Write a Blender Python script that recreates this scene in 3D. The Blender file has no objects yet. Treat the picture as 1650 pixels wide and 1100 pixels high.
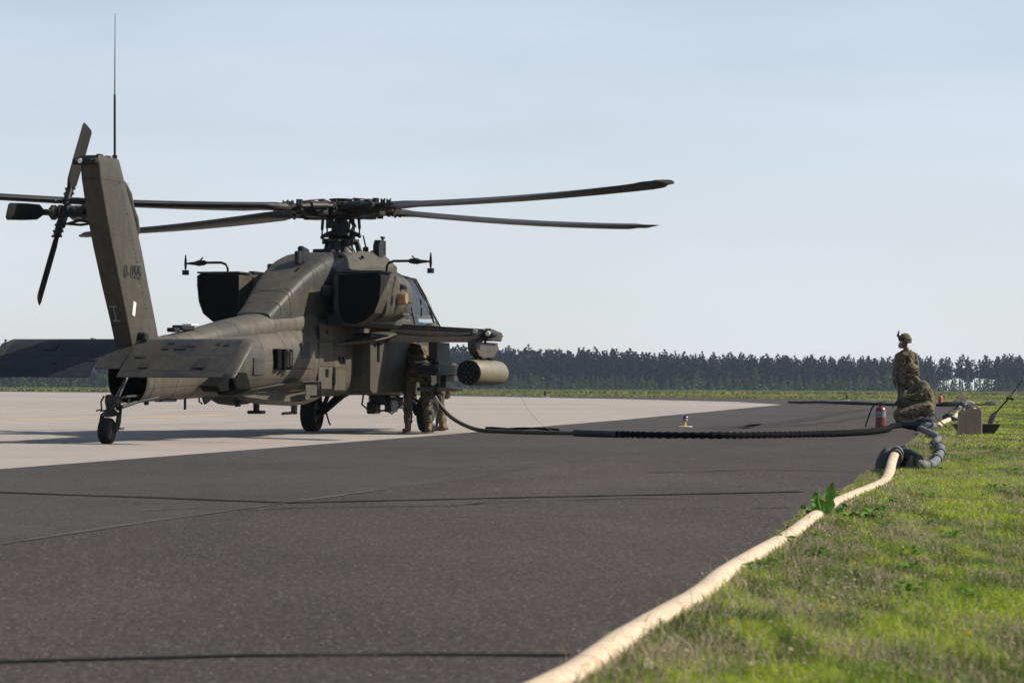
import bpy, bmesh, math, random
import numpy as np
from mathutils import Vector, Matrix, noise
R = math.radians
random.seed(7); rng = np.random.default_rng(11)
SC = bpy.context.scene
COL = SC.collection
# ------------------------------------------------------------------ camera, sky, sun, exposure
FPX, YH, ROLL, CAMH = 4397.0, 623.9, 0.00429, 0.755
cd = bpy.data.cameras.new("camera"); cam = bpy.data.objects.new("camera", cd); COL.objects.link(cam)
cd.sensor_width = 36.0; cd.sensor_fit = 'HORIZONTAL'; cd.lens = FPX * 36.0 / 1650.0
cd.shift_y = (YH - 550.0) / 1650.0; cd.clip_start = 0.5; cd.clip_end = 6000
cd.dof.use_dof = True; cd.dof.focus_distance = 43.0; cd.dof.aperture_fstop = 8.5; cd.dof.aperture_blades = 9
cam.matrix_world = Matrix.Translation((0, 0, CAMH)) @ Matrix.Rotation(R(90), 4, 'X') @ Matrix.Rotation(ROLL, 4, 'Z')
SC.camera = cam
SUN_EL, SUN_AZ = R(38), R(8)           # azimuth measured from world +X towards +Y
W = bpy.data.worlds.new("World"); SC.world = W; W.use_nodes = True
nt = W.node_tree; nt.nodes.clear()
out = nt.nodes.new('ShaderNodeOutputWorld'); bg = nt.nodes.new('ShaderNodeBackground')
sky = nt.nodes.new('ShaderNodeTexSky'); sky.sky_type = 'NISHITA'; sky.sun_disc = False
sky.sun_elevation = SUN_EL; sky.sun_rotation = R(90) - SUN_AZ
sky.air_density = 1.0; sky.dust_density = 0.8; sky.ozone_density = 1.2; sky.altitude = 50
bg.inputs[1].default_value = 0.064
# humid summer air: a white veil, densest at the horizon all the way round, thinning towards the zenith, with faint cirrus in it
tc = nt.nodes.new('ShaderNodeTexCoord'); mp = nt.nodes.new('ShaderNodeMapping'); mp.inputs['Scale'].default_value = (1.0, 1.0, 4.0)
mp.inputs['Rotation'].default_value = (0.1, 0.30, 0)
nz = nt.nodes.new('ShaderNodeTexNoise'); nz.inputs['Scale'].default_value = 5.5; nz.inputs['Detail'].default_value = 6; nz.inputs['Roughness'].default_value = .55
sp = nt.nodes.new('ShaderNodeSeparateXYZ'); ab = nt.nodes.new('ShaderNodeMath'); ab.operation = 'ABSOLUTE'
rp = nt.nodes.new('ShaderNodeValToRGB'); el = rp.color_ramp.elements
el[0].position = 0; el[0].color = (.80,) * 3 + (1,); el[1].position = 1.0; el[1].color = (.12,) * 3 + (1,)
for p_, v_ in ((.06, .66), (.14, .46), (.30, .28), (.55, .16)): q_ = el.new(p_); q_.color = (v_, v_, v_, 1)
cz_ = nt.nodes.new('ShaderNodeMapRange'); cz_.inputs[1].default_value = .38; cz_.inputs[2].default_value = .75; cz_.inputs[3].default_value = -.05; cz_.inputs[4].default_value = .15
ad = nt.nodes.new('ShaderNodeMath'); ad.operation = 'ADD'; ad.use_clamp = True
mx = nt.nodes.new('ShaderNodeMix'); mx.data_type = 'RGBA'; mx.inputs[7].default_value = (7.7, 8.05, 8.95, 1)
nt.links.new(tc.outputs['Generated'], mp.inputs[0]); nt.links.new(mp.outputs[0], nz.inputs[0]); nt.links.new(nz.outputs[0], cz_.inputs[0])
nt.links.new(tc.outputs['Generated'], sp.inputs[0]); nt.links.new(sp.outputs['Z'], ab.inputs[0]); nt.links.new(ab.outputs[0], rp.inputs[0])
vc = nt.nodes.new('ShaderNodeValToRGB'); ve = vc.color_ramp.elements; ve[0].position = .0; ve[0].color = (.77, .80, .84, 1); ve[1].position = .16; ve[1].color = (.755, .838, 1.03, 1)
vs_ = nt.nodes.new('ShaderNodeVectorMath'); vs_.operation = 'SCALE'; vs_.inputs[3].default_value = 10.0
nt.links.new(ab.outputs[0], vc.inputs[0]); nt.links.new(vc.outputs[0], vs_.inputs[0]); nt.links.new(vs_.outputs[0], mx.inputs[7])
nt.links.new(rp.outputs[0], ad.inputs[0]); nt.links.new(cz_.outputs[0], ad.inputs[1])
nt.links.new(ad.outputs[0], mx.inputs[0]); nt.links.new(sky.outputs[0], mx.inputs[6]); nt.links.new(mx.outputs[2], bg.inputs[0])
nt.links.new(bg.outputs[0], out.inputs[0])
sd = bpy.data.lights.new("sun", 'SUN'); sd.energy = 5.0; sd.angle = R(0.53); sd.color = (1.0, 0.93, 0.82)
sun = bpy.data.objects.new("sun", sd); COL.objects.link(sun)
sdir = Vector((math.cos(SUN_EL) * math.cos(SUN_AZ), math.cos(SUN_EL) * math.sin(SUN_AZ), math.sin(SUN_EL)))
sun.rotation_euler = sdir.to_track_quat('Z', 'Y').to_euler(); sun.location = (20, 0, 30)
SC.view_settings.view_transform = 'Standard'; SC.view_settings.look = 'None'; SC.view_settings.gamma = 1
SC.view_settings.use_curve_mapping = False; SC.view_settings.exposure = 0.72
SC.cycles.max_bounces = 8; SC.cycles.volume_bounces = 0; SC.cycles.use_denoising = True
SC.cycles.transparent_max_bounces = 12

# ------------------------------------------------------------------ helpers
def tag(o, label=None, cat=None, group=None, kind=None):
    if label: o['label'] = label
    if cat: o['category'] = cat
    if group: o['group'] = group
    if kind: o['kind'] = kind
    return o
def empty(name, loc=(0, 0, 0), rz=0.0):
    o = bpy.data.objects.new(name, None); o.empty_display_size = .2; COL.objects.link(o)
    o.location = loc; o.rotation_euler = (0, 0, rz); return o
def mesh_obj(name, V, F, mats, parent=None, ang=35, mi=None):
    me = bpy.data.meshes.new(name); me.from_pydata([tuple(v) for v in V], [], F)
    for m in (mats if isinstance(mats, (list, tuple)) else [mats]): me.materials.append(m)
    if mi is not None: me.polygons.foreach_set('material_index', mi)
    if ang is not None:
        me.shade_smooth()
        me.set_sharp_from_angle(angle=R(ang))
    me.update()
    o = bpy.data.objects.new(name, me); COL.objects.link(o)
    if parent is not None: o.parent = parent
    return o
def fast_mesh(name, V, quads=None, tris=None, mats=None, col=None, parent=None, smooth=False):
    """numpy mesh; V (n,3); quads (m,4); tris (k,3); col per-vertex rgba"""
    me = bpy.data.meshes.new(name); V = np.ascontiguousarray(V, dtype=np.float32)
    nq = 0 if quads is None else len(quads); ntr = 0 if tris is None else len(tris)
    idx = np.concatenate([(quads.ravel() if nq else np.zeros(0, int)), (tris.ravel() if ntr else np.zeros(0, int))]).astype(np.int32)
    ls = np.concatenate([np.arange(nq) * 4, nq * 4 + np.arange(ntr) * 3]).astype(np.int32)
    me.vertices.add(len(V)); me.vertices.foreach_set('co', V.ravel())
    me.loops.add(len(idx)); me.loops.foreach_set('vertex_index', idx)
    me.polygons.add(nq + ntr); me.polygons.foreach_set('loop_start', ls)
    if smooth: me.polygons.foreach_set('use_smooth', np.ones(nq + ntr, bool))
    me.update(calc_edges=True); me.validate()
    if col is not None:
        a = me.color_attributes.new('Col', 'FLOAT_COLOR', 'POINT'); a.data.foreach_set('color', np.ascontiguousarray(col, dtype=np.float32).ravel())
    for m in (mats if isinstance(mats, (list, tuple)) else [mats]): me.materials.append(m)
    o = bpy.data.objects.new(name, me); COL.objects.link(o)
    if parent is not None: o.parent = parent
    return o
_cb = {}
class MB:
    def __init__(s): s.V = []; s.F = []; s.M = []
    def add(s, V, F, m=0):
        b = len(s.V); s.V += [Vector(v) for v in V]; s.F += [tuple(b + i for i in f) for f in F]; s.M += [m] * len(F); return s
    def box(s, c, size, rot=None, bev=0.012, m=0):
        sx, sy, sz = [d / 2 for d in size]; b = min(bev, sx * .45, sy * .45, sz * .45)
        V = []; idx = {}
        for X in (-1, 1):
            for Y in (-1, 1):
                for Z in (-1, 1):
                    for k in range(3):
                        p = [X * sx, Y * sy, Z * sz]
                        for j in range(3):
                            if j != k: p[j] -= (X, Y, Z)[j] * b
                        idx[(X, Y, Z, k)] = len(V); V.append(p)
        F = []
        for k in range(3):
            a, c2 = [(1, 2), (2, 0), (0, 1)][k]
            for sg in (-1, 1):
                q = []
                for (u, v) in ((-1, -1), (1, -1), (1, 1), (-1, 1)):
                    t = [0, 0, 0]; t[k] = sg; t[a] = u; t[c2] = v; q.append(idx[(*t, k)])
                F.append(q if sg > 0 else q[::-1])
            for u in (-1, 1):
                for v in (-1, 1):
                    t0 = [0, 0, 0]; t1 = [0, 0, 0]; t0[k] = -1; t1[k] = 1; t0[a] = t1[a] = u; t0[c2] = t1[c2] = v
                    q = [idx[(*t0, a)], idx[(*t1, a)], idx[(*t1, c2)], idx[(*t0, c2)]]
                    F.append(q if u * v < 0 else q[::-1])
        for X in (-1, 1):
            for Y in (-1, 1):
                for Z in (-1, 1):
                    q = [idx[(X, Y, Z, 0)], idx[(X, Y, Z, 1)], idx[(X, Y, Z, 2)]]
                    F.append(q if X * Y * Z > 0 else q[::-1])
        M = (rot if rot is not None else Matrix.Identity(3)).to_3x3()
        return s.add([M @ Vector(v) + Vector(c) for v in V], F, m)
    def tube(s, pts, r, n=10, caps=True, m=0, flat=1.0):
        pts = [Vector(p) for p in pts]; k = len(pts); rs = r if isinstance(r, (list, tuple)) else [r] * k
        V = []; F = []; up = None
        for i, p in enumerate(pts):
            t = (pts[min(i + 1, k - 1)] - pts[max(i - 1, 0)]).normalized()
            if up is None:
                up = Vector((0, 0, 1)) if abs(t.z) < .9 else Vector((1, 0, 0))
            a = t.cross(up)
            if a.length < 1e-5: a = t.orthogonal()
            a.normalize(); b = a.cross(t).normalized(); up = b
            for j in range(n):
                th = 2 * math.pi * j / n; V.append(p + a * (math.cos(th) * rs[i]) + b * (math.sin(th) * rs[i] * flat))
        for i in range(k - 1):
            for j in range(n):
                j2 = (j + 1) % n; F.append((i * n + j, i * n + j2, (i + 1) * n + j2, (i + 1) * n + j))
        if caps: F.append(tuple(range(n))[::-1]); F.append(tuple((k - 1) * n + j for j in range(n)))
        return s.add(V, F, m)
    def cyl(s, a, b, r, r2=None, n=16, m=0): return s.tube([a, b], [r, r if r2 is None else r2], n, True, m)
    def rings(s, rings, closed=True, caps=True, m=0):
        n = len(rings[0]); V = [v for q in rings for v in q]; F = []
        for i in range(len(rings) - 1):
            for j in range(n if closed else n - 1):
                j2 = (j + 1) % n; F.append((i * n + j, i * n + j2, (i + 1) * n + j2, (i + 1) * n + j))
        if caps: F.append(tuple(range(n))[::-1]); F.append(tuple((len(rings) - 1) * n + j for j in range(n)))
        return s.add(V, F, m)
    def prism(s, poly, d0, d1, ax=1, m=0, top=None):
        """poly of 2D points swept along axis ax from d0 to d1; top = second polygon at d1"""
        o = [i for i in range(3) if i != ax]
        def P(q, d):
            v = [0, 0, 0]; v[o[0]] = q[0]; v[o[1]] = q[1]; v[ax] = d; return v
        n = len(poly); V = [P(q, d0) for q in poly] + [P(q, d1) for q in (top or poly)]
        F = [tuple(range(n))[::-1], tuple(range(n, 2 * n))] + [(i, (i + 1) % n, n + (i + 1) % n, n + i) for i in range(n)]
        return s.add(V, F, m)
    def ball(s, c, r, n=10, k=6, m=0, sc=(1, 1, 1)):
        V = [Vector((0, 0, 1))]; F = []
        for i in range(1, k):
            ph = math.pi * i / k
            for j in range(n): V.append(Vector((math.sin(ph) * math.cos(2 * math.pi * j / n), math.sin(ph) * math.sin(2 * math.pi * j / n), math.cos(ph))))
        V.append(Vector((0, 0, -1)))
        for j in range(n):
            F.append((0, 1 + j, 1 + (j + 1) % n)); F.append((len(V) - 1, 1 + (k - 2) * n + (j + 1) % n, 1 + (k - 2) * n + j))
        for i in range(k - 2):
            for j in range(n):
                a = 1 + i * n + j; b = 1 + i * n + (j + 1) % n; F.append((a, a + n, b + n, b))
        return s.add([Vector((v.x * sc[0], v.y * sc[1], v.z * sc[2])) * r + Vector(c) for v in V], F, m)
    def build(s, name, mats, parent=None, ang=35):
        bm = bmesh.new(); vs = [bm.verts.new(v) for v in s.V]
        for f, mi in zip(s.F, s.M):
            try: bf = bm.faces.new([vs[i] for i in f]); bf.material_index = mi
            except ValueError: pass
        bmesh.ops.recalc_face_normals(bm, faces=bm.faces)
        me = bpy.data.meshes.new(name); bm.to_mesh(me); bm.free()
        for m in (mats if isinstance(mats, (list, tuple)) else [mats]): me.materials.append(m)
        if ang is not None: me.shade_smooth(); me.set_sharp_from_angle(angle=R(ang))
        o = bpy.data.objects.new(name, me); COL.objects.link(o)
        if parent is not None: o.parent = parent
        return o
def spl(pts, n=6):
    """Catmull-Rom through points (any dimension)"""
    P = [np.array(p, float) for p in pts]; P = [2 * P[0] - P[1]] + P + [2 * P[-1] - P[-2]]; o = []
    for i in range(1, len(P) - 2):
        for k in range(n):
            t = k / n
            o.append(.5 * ((2 * P[i]) + (-P[i - 1] + P[i + 1]) * t + (2 * P[i - 1] - 5 * P[i] + 4 * P[i + 1] - P[i + 2]) * t * t + (-P[i - 1] + 3 * P[i] - 3 * P[i + 1] + P[i + 2]) * t ** 3))
    o.append(P[-2]); return o
def sel(x, cy, zb, zt, hw, n=2.5, k=32, nb=None):
    """super-ellipse ring across x"""
    o = []; cz = (zb + zt) / 2; hh = (zt - zb) / 2
    for j in range(k):
        t = 2 * math.pi * j / k; c, s_ = math.cos(t), math.sin(t); e = n if s_ > 0 or nb is None else nb
        o.append((x, cy + hw * math.copysign(abs(c) ** (2 / e), c), cz + hh * math.copysign(abs(s_) ** (2 / e), s_)))
    return o

# ------------------------------------------------------------------ materials
def nodes(name):
    m = bpy.data.materials.new(name); m.use_nodes = True; t = m.node_tree; b = t.nodes['Principled BSDF']; return m, t, b
def mat(name, c, rough=.6, metal=0.0, var=.25, scale=6, c2=None, bump=0.0, bscale=40, spec=.5, coat=0):
    m, t, b = nodes(name); L = t.links
    tc = t.nodes.new('ShaderNodeTexCoord'); n1 = t.nodes.new('ShaderNodeTexNoise'); n1.inputs['Scale'].default_value = scale
    n1.inputs['Detail'].default_value = 6; n1.inputs['Roughness'].default_value = .6
    r = t.nodes.new('ShaderNodeValToRGB'); r.color_ramp.elements[0].position = .3; r.color_ramp.elements[1].position = .7
    d = c2 or tuple(x * (1 - var) for x in c); e = c if c2 else tuple(x * (1 + var * .6) for x in c)
    r.color_ramp.elements[0].color = (*d, 1); r.color_ramp.elements[1].color = (*e, 1)
    L.new(tc.outputs['Object'], n1.inputs[0]); L.new(n1.outputs[0], r.inputs[0]); L.new(r.outputs[0], b.inputs['Base Color'])
    b.inputs['Roughness'].default_value = rough; b.inputs['Metallic'].default_value = metal; b.inputs['Specular IOR Level'].default_value = spec
    if bump:
        n2 = t.nodes.new('ShaderNodeTexNoise'); n2.inputs['Scale'].default_value = bscale; n2.inputs['Detail'].default_value = 5
        bp = t.nodes.new('ShaderNodeBump'); bp.inputs['Strength'].default_value = bump; bp.inputs['Distance'].default_value = .01
        L.new(tc.outputs['Object'], n2.inputs[0]); L.new(n2.outputs[0], bp.inputs['Height']); L.new(bp.outputs[0], b.inputs['Normal'])
    return m
def paint_mat(name, c, dark, scale=.55, thr=.56, patch=1.0):
    """worn matt military paint: base, large patches of a second tone, streaky grime, small chips"""
    m, t, b = nodes(name); L = t.links; N = t.nodes.new
    tc = N('ShaderNodeTexCoord')
    def noi(s, det=5, ro=.6, vec=None):
        n = N('ShaderNodeTexNoise'); n.inputs['Scale'].default_value = s; n.inputs['Detail'].default_value = det; n.inputs['Roughness'].default_value = ro
        L.new(vec or tc.outputs['Object'], n.inputs[0]); return n.outputs[0]
    def ramp(fac, p0, p1, c0, c1):
        r = N('ShaderNodeValToRGB'); r.color_ramp.elements[0].position = p0; r.color_ramp.elements[1].position = p1
        r.color_ramp.elements[0].color = (*c0, 1); r.color_ramp.elements[1].color = (*c1, 1); L.new(fac, r.inputs[0]); return r.outputs[0]
    def mix(f, a, b_, mode='MIX'):
        x = N('ShaderNodeMix'); x.data_type = 'RGBA'; x.blend_type = mode
        if isinstance(f, float): x.inputs[0].default_value = f
        else: L.new(f, x.inputs[0])
        L.new(a, x.inputs[6]); L.new(b_, x.inputs[7]); return x.outputs[2]
    base = ramp(noi(2.2), .3, .7, tuple(x * .84 for x in c), tuple(x * 1.14 for x in c))
    pf = ramp(noi(scale, 2, .4), thr, thr + .02, (0, 0, 0), (patch,) * 3)
    dk = ramp(noi(5), .3, .7, dark, tuple(x * 1.2 for x in dark))
    col = mix(pf, base, dk)
    mp = N('ShaderNodeMapping'); mp.inputs['Scale'].default_value = (7, 7, .9); L.new(tc.outputs['Object'], mp.inputs[0])
    st = ramp(noi(1.6, 6, .7, mp.outputs[0]), .35, .75, (.74, .73, .72), (1.12, 1.1, 1.07)); col = mix(1.0, col, st, 'MULTIPLY')
    ch = ramp(noi(19, 2, .5), .64, .70, (1, 1, 1), (.55, .53, .5)); col = mix(1.0, col, ch, 'MULTIPLY')
    sm_ = ramp(noi(6.5, 6, .75), .36, .62, (.80, .79, .78), (1.12, 1.11, 1.09)); col = mix(1.0, col, sm_, 'MULTIPLY')
    c3 = ramp(noi(33, 3, .6), .30, .36, (1.5, 1.45, 1.35), (1, 1, 1)); col = mix(1.0, col, c3, 'MULTIPLY')
    L.new(col, b.inputs['Base Color']); b.inputs['Specular IOR Level'].default_value = .28
    rr = N('ShaderNodeMapRange'); rr.inputs[3].default_value = .42; rr.inputs[4].default_value = .66; L.new(noi(3.5), rr.inputs[0]); L.new(rr.outputs[0], b.inputs['Roughness'])
    bp = N('ShaderNodeBump'); bp.inputs['Strength'].default_value = .25; bp.inputs['Distance'].default_value = .008; L.new(noi(3.0, 3), bp.inputs['Height']); L.new(bp.outputs[0], b.inputs['Normal'])
    return m
M = {}
M['paint'] = paint_mat('olive_paint', (.058, .052, .040), (.034, .033, .031), .5, .57)
M['paint_fin'] = paint_mat('fin_paint', (.047, .041, .032), (.038, .036, .032), .8, .62)
M['paint_grey'] = paint_mat('grey_paint', (.036, .035, .032), (.018, .019, .023), .75, .53)
M['paint_wing'] = paint_mat('wing_paint', (.064, .054, .045), (.046, .041, .037), .7, .6)
M['paint_boom'] = paint_mat('boom_paint', (.074, .066, .051), (.048, .044, .038), .5, .63)
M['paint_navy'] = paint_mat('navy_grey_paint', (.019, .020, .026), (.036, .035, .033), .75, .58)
M['pod'] = mat('pod_olive', (.115, .104, .064), .5, var=.18, scale=5)
M['soot_hollow'] = mat('soot_hollow_black', (.006, .006, .006), .95, var=.3, spec=.05)  # soot and black fittings, also the shade inside hollows put into colour
M['black'] = mat('black_metal', (.011, .011, .012), .5, .0, var=.4, scale=20, spec=.25)
M['blade'] = mat('blade_paint', (.017, .016, .0155), .5, var=.35, scale=3, spec=.22)
M['tail_blade'] = mat('tail_blade_paint', (.012, .0115, .011), .75, var=.3, scale=3, spec=.1)
M['hub'] = mat('hub_metal', (.026, .024, .021), .5, .15, var=.7, scale=14, spec=.25)
M['steel'] = mat('worn_steel', (.32, .30, .28), .35, .9, var=.4, scale=15)
M['gunmetal'] = mat('gunmetal', (.035, .036, .038), .4, .7, var=.4, scale=12)
M['tyre'] = mat('tyre_rubber', (.018, .017, .016), .8, var=.35, scale=10, bump=.3, spec=.15)
M['rim'] = mat('rim_paint', (.05, .045, .038), .5, .3)
M['white'] = mat('white_marking', (.5, .5, .48), .5, var=.08)
M['lens'] = mat('lens_glass', (.55, .53, .48), .08, .2, var=.1)
M['mark'] = mat('black_stencil', (.018, .018, .018), .7)
M['copper'] = mat('copper_cap', (.30, .19, .11), .4, .5, var=.3)
M['hose_tan'] = mat('tan_hose_jacket', (.44, .34, .225), .62, var=.16, scale=9, bump=.35, bscale=160)
m, t, b = nodes('tan_hose_canvas'); L = t.links; tc = t.nodes.new('ShaderNodeTexCoord')
def hn(sc_, p0, p1, c0, c1, det=5):
    n = t.nodes.new('ShaderNodeTexNoise'); n.inputs['Scale'].default_value = sc_; n.inputs['Detail'].default_value = det; L.new(tc.outputs['Object'], n.inputs[0]); r = t.nodes.new('ShaderNodeValToRGB')
    r.color_ramp.elements[0].position = p0; r.color_ramp.elements[1].position = p1; r.color_ramp.elements[0].color = (*c0, 1); r.color_ramp.elements[1].color = (*c1, 1); L.new(n.outputs[0], r.inputs[0]); return r.outputs[0]
o_ = hn(3, .3, .7, (.38, .305, .215), (.46, .375, .275))
for q_ in (hn(26, .34, .46, (.86, .80, .74), (1, 1, 1)), hn(7, .30, .45, (.86, .80, .74), (1.03, 1.02, 1.01)), hn(90, .3, .7, (.86, .86, .86), (1.1, 1.1, 1.1), 2)):
    x = t.nodes.new('ShaderNodeMix'); x.data_type = 'RGBA'; x.blend_type = 'MULTIPLY'; x.inputs[0].default_value = 1; L.new(o_, x.inputs[6]); L.new(q_, x.inputs[7]); o_ = x.outputs[2]
L.new(o_, b.inputs['Base Color']); b.inputs['Roughness'].default_value = .75; b.inputs['Specular IOR Level'].default_value = .2
n2 = t.nodes.new('ShaderNodeTexNoise'); n2.inputs['Scale'].default_value = 70; L.new(tc.outputs['Object'], n2.inputs[0]); bp = t.nodes.new('ShaderNodeBump'); bp.inputs['Strength'].default_value = .25; bp.inputs['Distance'].default_value = .003; L.new(n2.outputs[0], bp.inputs['Height']); L.new(bp.outputs[0], b.inputs['Normal']); M['hose_tan'] = m
M['hose_brown'] = mat('brown_rubber_hose', (.075, .058, .046), .5, var=.25)
M['sleeve'] = mat('black_ribbed_sleeve', (.0045, .0045, .005), .9, var=.4, scale=25, spec=.05)
M['grey_wrap'] = mat('grey_wrap_fabric', (.085, .092, .095), .8, var=.85, scale=17, bump=.6, bscale=30)
M['green_bag'] = mat('dark_green_canvas', (.035, .045, .042), .8, var=.4, scale=12, bump=.5)
M['khaki_bag'] = mat('khaki_canvas', (.17, .16, .11), .8, var=.4, scale=10, bump=.5)
M['red'] = mat('red_enamel', (.125, .009, .011), .35, var=.15)
M['jerry'] = mat('tan_plastic', (.24, .165, .125), .5, var=.1, scale=4)
M['tray'] = mat('black_tray', (.02, .02, .02), .6)
M['label'] = mat('grey_label', (.15, .18, .215), .5, var=.2)
M['yellow'] = mat('yellow_enamel', (.62, .42, .04), .5, var=.12)
M['blue'] = mat('blue_glass', (.02, .018, .16), .12)
M['orange'] = mat('orange_paint', (.38, .045, .02), .6)
M['strap'] = mat('webbing', (.012, .012, .011), .8)
M['skin'] = mat('skin', (.15, .085, .06), .5, var=.12, scale=30)  # tone lowered, the shade on the faces is in the colour
M['boot'] = mat('suede_boot', (.14, .08, .05), .85, var=.3, scale=25)
M['glove'] = mat('dark_glove', (.010, .009, .008), .8, var=.3, scale=20)
M['bark'] = mat('pine_bark', (.085, .062, .050), .9, var=.35, scale=1.5, spec=.05)
M['needle'] = mat('pine_needles', (.0065, .0125, .0085), .8, var=.45, scale=.35, spec=.05)
M['young'] = mat('young_needles', (.075, .118, .050), .8, var=.4, scale=.4, spec=.05)
M['leafw'] = mat('dock_leaf', (.095, .25, .022), .5, var=.3, scale=14)
def camo_mat(name='camouflage', k=.56):
    m, t, b = nodes(name); L = t.links; tc = t.nodes.new('ShaderNodeTexCoord')
    def rampn(s, off, p, c0, c1, c2):
        mp = t.nodes.new('ShaderNodeMapping'); mp.inputs['Location'].default_value = (off, off * 2, off * 3); L.new(tc.outputs['Object'], mp.inputs[0])
        n = t.nodes.new('ShaderNodeTexNoise'); n.inputs['Scale'].default_value = s; n.inputs['Detail'].default_value = 4; L.new(mp.outputs[0], n.inputs[0])
        r = t.nodes.new('ShaderNodeValToRGB'); r.color_ramp.interpolation = 'CONSTANT'; e = r.color_ramp.elements
        e[0].position = 0; e[0].color = (*[x * k for x in c0], 1); e[1].position = p; e[1].color = (*[x * k for x in c1], 1)
        q = e.new(p + .1); q.color = (*[x * k for x in c2], 1); L.new(n.outputs[0], r.inputs[0]); return n, r
    n1, r1 = rampn(6.5, 0, .47, (.165, .138, .086), (.215, .174, .112), (.115, .105, .060))
    n2, r2 = rampn(10, 5, .58, (0, 0, 0), (.085, .055, .035), (.07, .045, .03))
    x = t.nodes.new('ShaderNodeMix'); x.data_type = 'RGBA'; g = t.nodes.new('ShaderNodeMath'); g.operation = 'GREATER_THAN'; g.inputs[1].default_value = .58
    L.new(n2.outputs[0], g.inputs[0]); L.new(g.outputs[0], x.inputs[0]); L.new(r1.outputs[0], x.inputs[6]); L.new(r2.outputs[0], x.inputs[7])
    L.new(x.outputs[2], b.inputs['Base Color']); b.inputs['Roughness'].default_value = .9; b.inputs['Specular IOR Level'].default_value = .2
    n3 = t.nodes.new('ShaderNodeTexNoise'); n3.inputs['Scale'].default_value = 11; n3.inputs['Detail'].default_value = 3; L.new(tc.outputs['Object'], n3.inputs[0])
    bp = t.nodes.new('ShaderNodeBump'); bp.inputs['Strength'].default_value = .6; bp.inputs['Distance'].default_value = .02; L.new(n3.outputs[0], bp.inputs['Height']); L.new(bp.outputs[0], b.inputs['Normal'])
    return m
M['camo'] = camo_mat()
m, t, b = nodes('canopy_glass'); b.inputs['Base Color'].default_value = (.02, .02, .02, 1); b.inputs['Roughness'].default_value = .05
tp = t.nodes.new('ShaderNodeBsdfTransparent'); tp.inputs[0].default_value = (.90, .93, .94, 1); fz_ = t.nodes.new('ShaderNodeFresnel'); fz_.inputs[0].default_value = 1.35; gl_ = t.nodes.new('ShaderNodeBsdfGlossy'); gl_.inputs['Roughness'].default_value = .04
ms = t.nodes.new('ShaderNodeMixShader'); t.links.new(fz_.outputs[0], ms.inputs[0]); t.links.new(tp.outputs[0], ms.inputs[1]); t.links.new(gl_.outputs[0], ms.inputs[2]); t.links.new(ms.outputs[0], t.nodes['Material Output'].inputs[0]); M['glass'] = m
m, t, b = nodes('grass_blades'); at = t.nodes.new('ShaderNodeAttribute'); at.attribute_name = 'Col'; t.links.new(at.outputs['Color'], b.inputs['Base Color'])
b.inputs['Roughness'].default_value = .6; b.inputs['Specular IOR Level'].default_value = .12
tr = t.nodes.new('ShaderNodeBsdfTranslucent'); t.links.new(at.outputs['Color'], tr.inputs[0]); ms = t.nodes.new('ShaderNodeMixShader'); ms.inputs[0].default_value = .4
t.links.new(b.outputs[0], ms.inputs[1]); t.links.new(tr.outputs[0], ms.inputs[2]); t.links.new(ms.outputs[0], t.nodes['Material Output'].inputs[0]); M['grass'] = m
def ground_mat(name, stops, scales, rough=.9, bump=.3, bs=60, stretch=(1, 1, 1), speck=None):
    """layered noise ground; stops = list of (pos, colour)"""
    m, t, b = nodes(name); L = t.links; N = t.nodes.new; tc = N('ShaderNodeTexCoord'); mp = N('ShaderNodeMapping'); mp.inputs['Scale'].default_value = stretch
    L.new(tc.outputs['Object'], mp.inputs[0]); acc = None
    for s, w in scales:
        n = N('ShaderNodeTexNoise'); n.inputs['Scale'].default_value = s; n.inputs['Detail'].default_value = 4; L.new(mp.outputs[0], n.inputs[0])
        mu = N('ShaderNodeMath'); mu.operation = 'MULTIPLY'; mu.inputs[1].default_value = w; L.new(n.outputs[0], mu.inputs[0])
        if acc is None: acc = mu.outputs[0]
        else:
            ad = N('ShaderNodeMath'); ad.operation = 'ADD'; L.new(acc, ad.inputs[0]); L.new(mu.outputs[0], ad.inputs[1]); acc = ad.outputs[0]
    r = N('ShaderNodeValToRGB'); e = r.color_ramp.elements; e[0].position = stops[0][0]; e[0].color = (*stops[0][1], 1); e[1].position = stops[-1][0]; e[1].color = (*stops[-1][1], 1)
    for p, c in stops[1:-1]: q = e.new(p); q.color = (*c, 1)
    L.new(acc, r.inputs[0]); col = r.outputs[0]
    if speck:
        v = N('ShaderNodeTexNoise'); v.inputs['Scale'].default_value = speck[0]; v.inputs['Detail'].default_value = 2; L.new(tc.outputs['Object'], v.inputs[0])
        r2 = N('ShaderNodeValToRGB'); r2.color_ramp.elements[0].position = speck[1]; r2.color_ramp.elements[1].position = speck[1] + .04
        r2.color_ramp.elements[0].color = (0, 0, 0, 1); L.new(v.outputs[0], r2.inputs[0])
        x = N('ShaderNodeMix'); x.data_type = 'RGBA'; x.inputs[7].default_value = (*speck[2], 1); L.new(r2.outputs[0], x.inputs[0]); L.new(col, x.inputs[6]); col = x.outputs[2]
    L.new(col, b.inputs['Base Color']); b.inputs['Roughness'].default_value = rough; b.inputs['Specular IOR Level'].default_value = .12
    n2 = N('ShaderNodeTexNoise'); n2.inputs['Scale'].default_value = bs; n2.inputs['Detail'].default_value = 4; L.new(tc.outputs['Object'], n2.inputs[0])
    bp = N('ShaderNodeBump'); bp.inputs['Strength'].default_value = bump; bp.inputs['Distance'].default_value = .006; L.new(n2.outputs[0], bp.inputs['Height']); L.new(bp.outputs[0], b.inputs['Normal'])
    return m
M['asphalt'] = ground_mat('asphalt', [(.36, (.024, .0192, .0178)), (.5, (.040, .0330, .0305)), (.64, (.063, .053, .048))], [(.18, .30), (1.1, .20), (45, .5)], .88, 1.0, 90, (1, .35, 1), (60, .66, (.19, .17, .15)))
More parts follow.
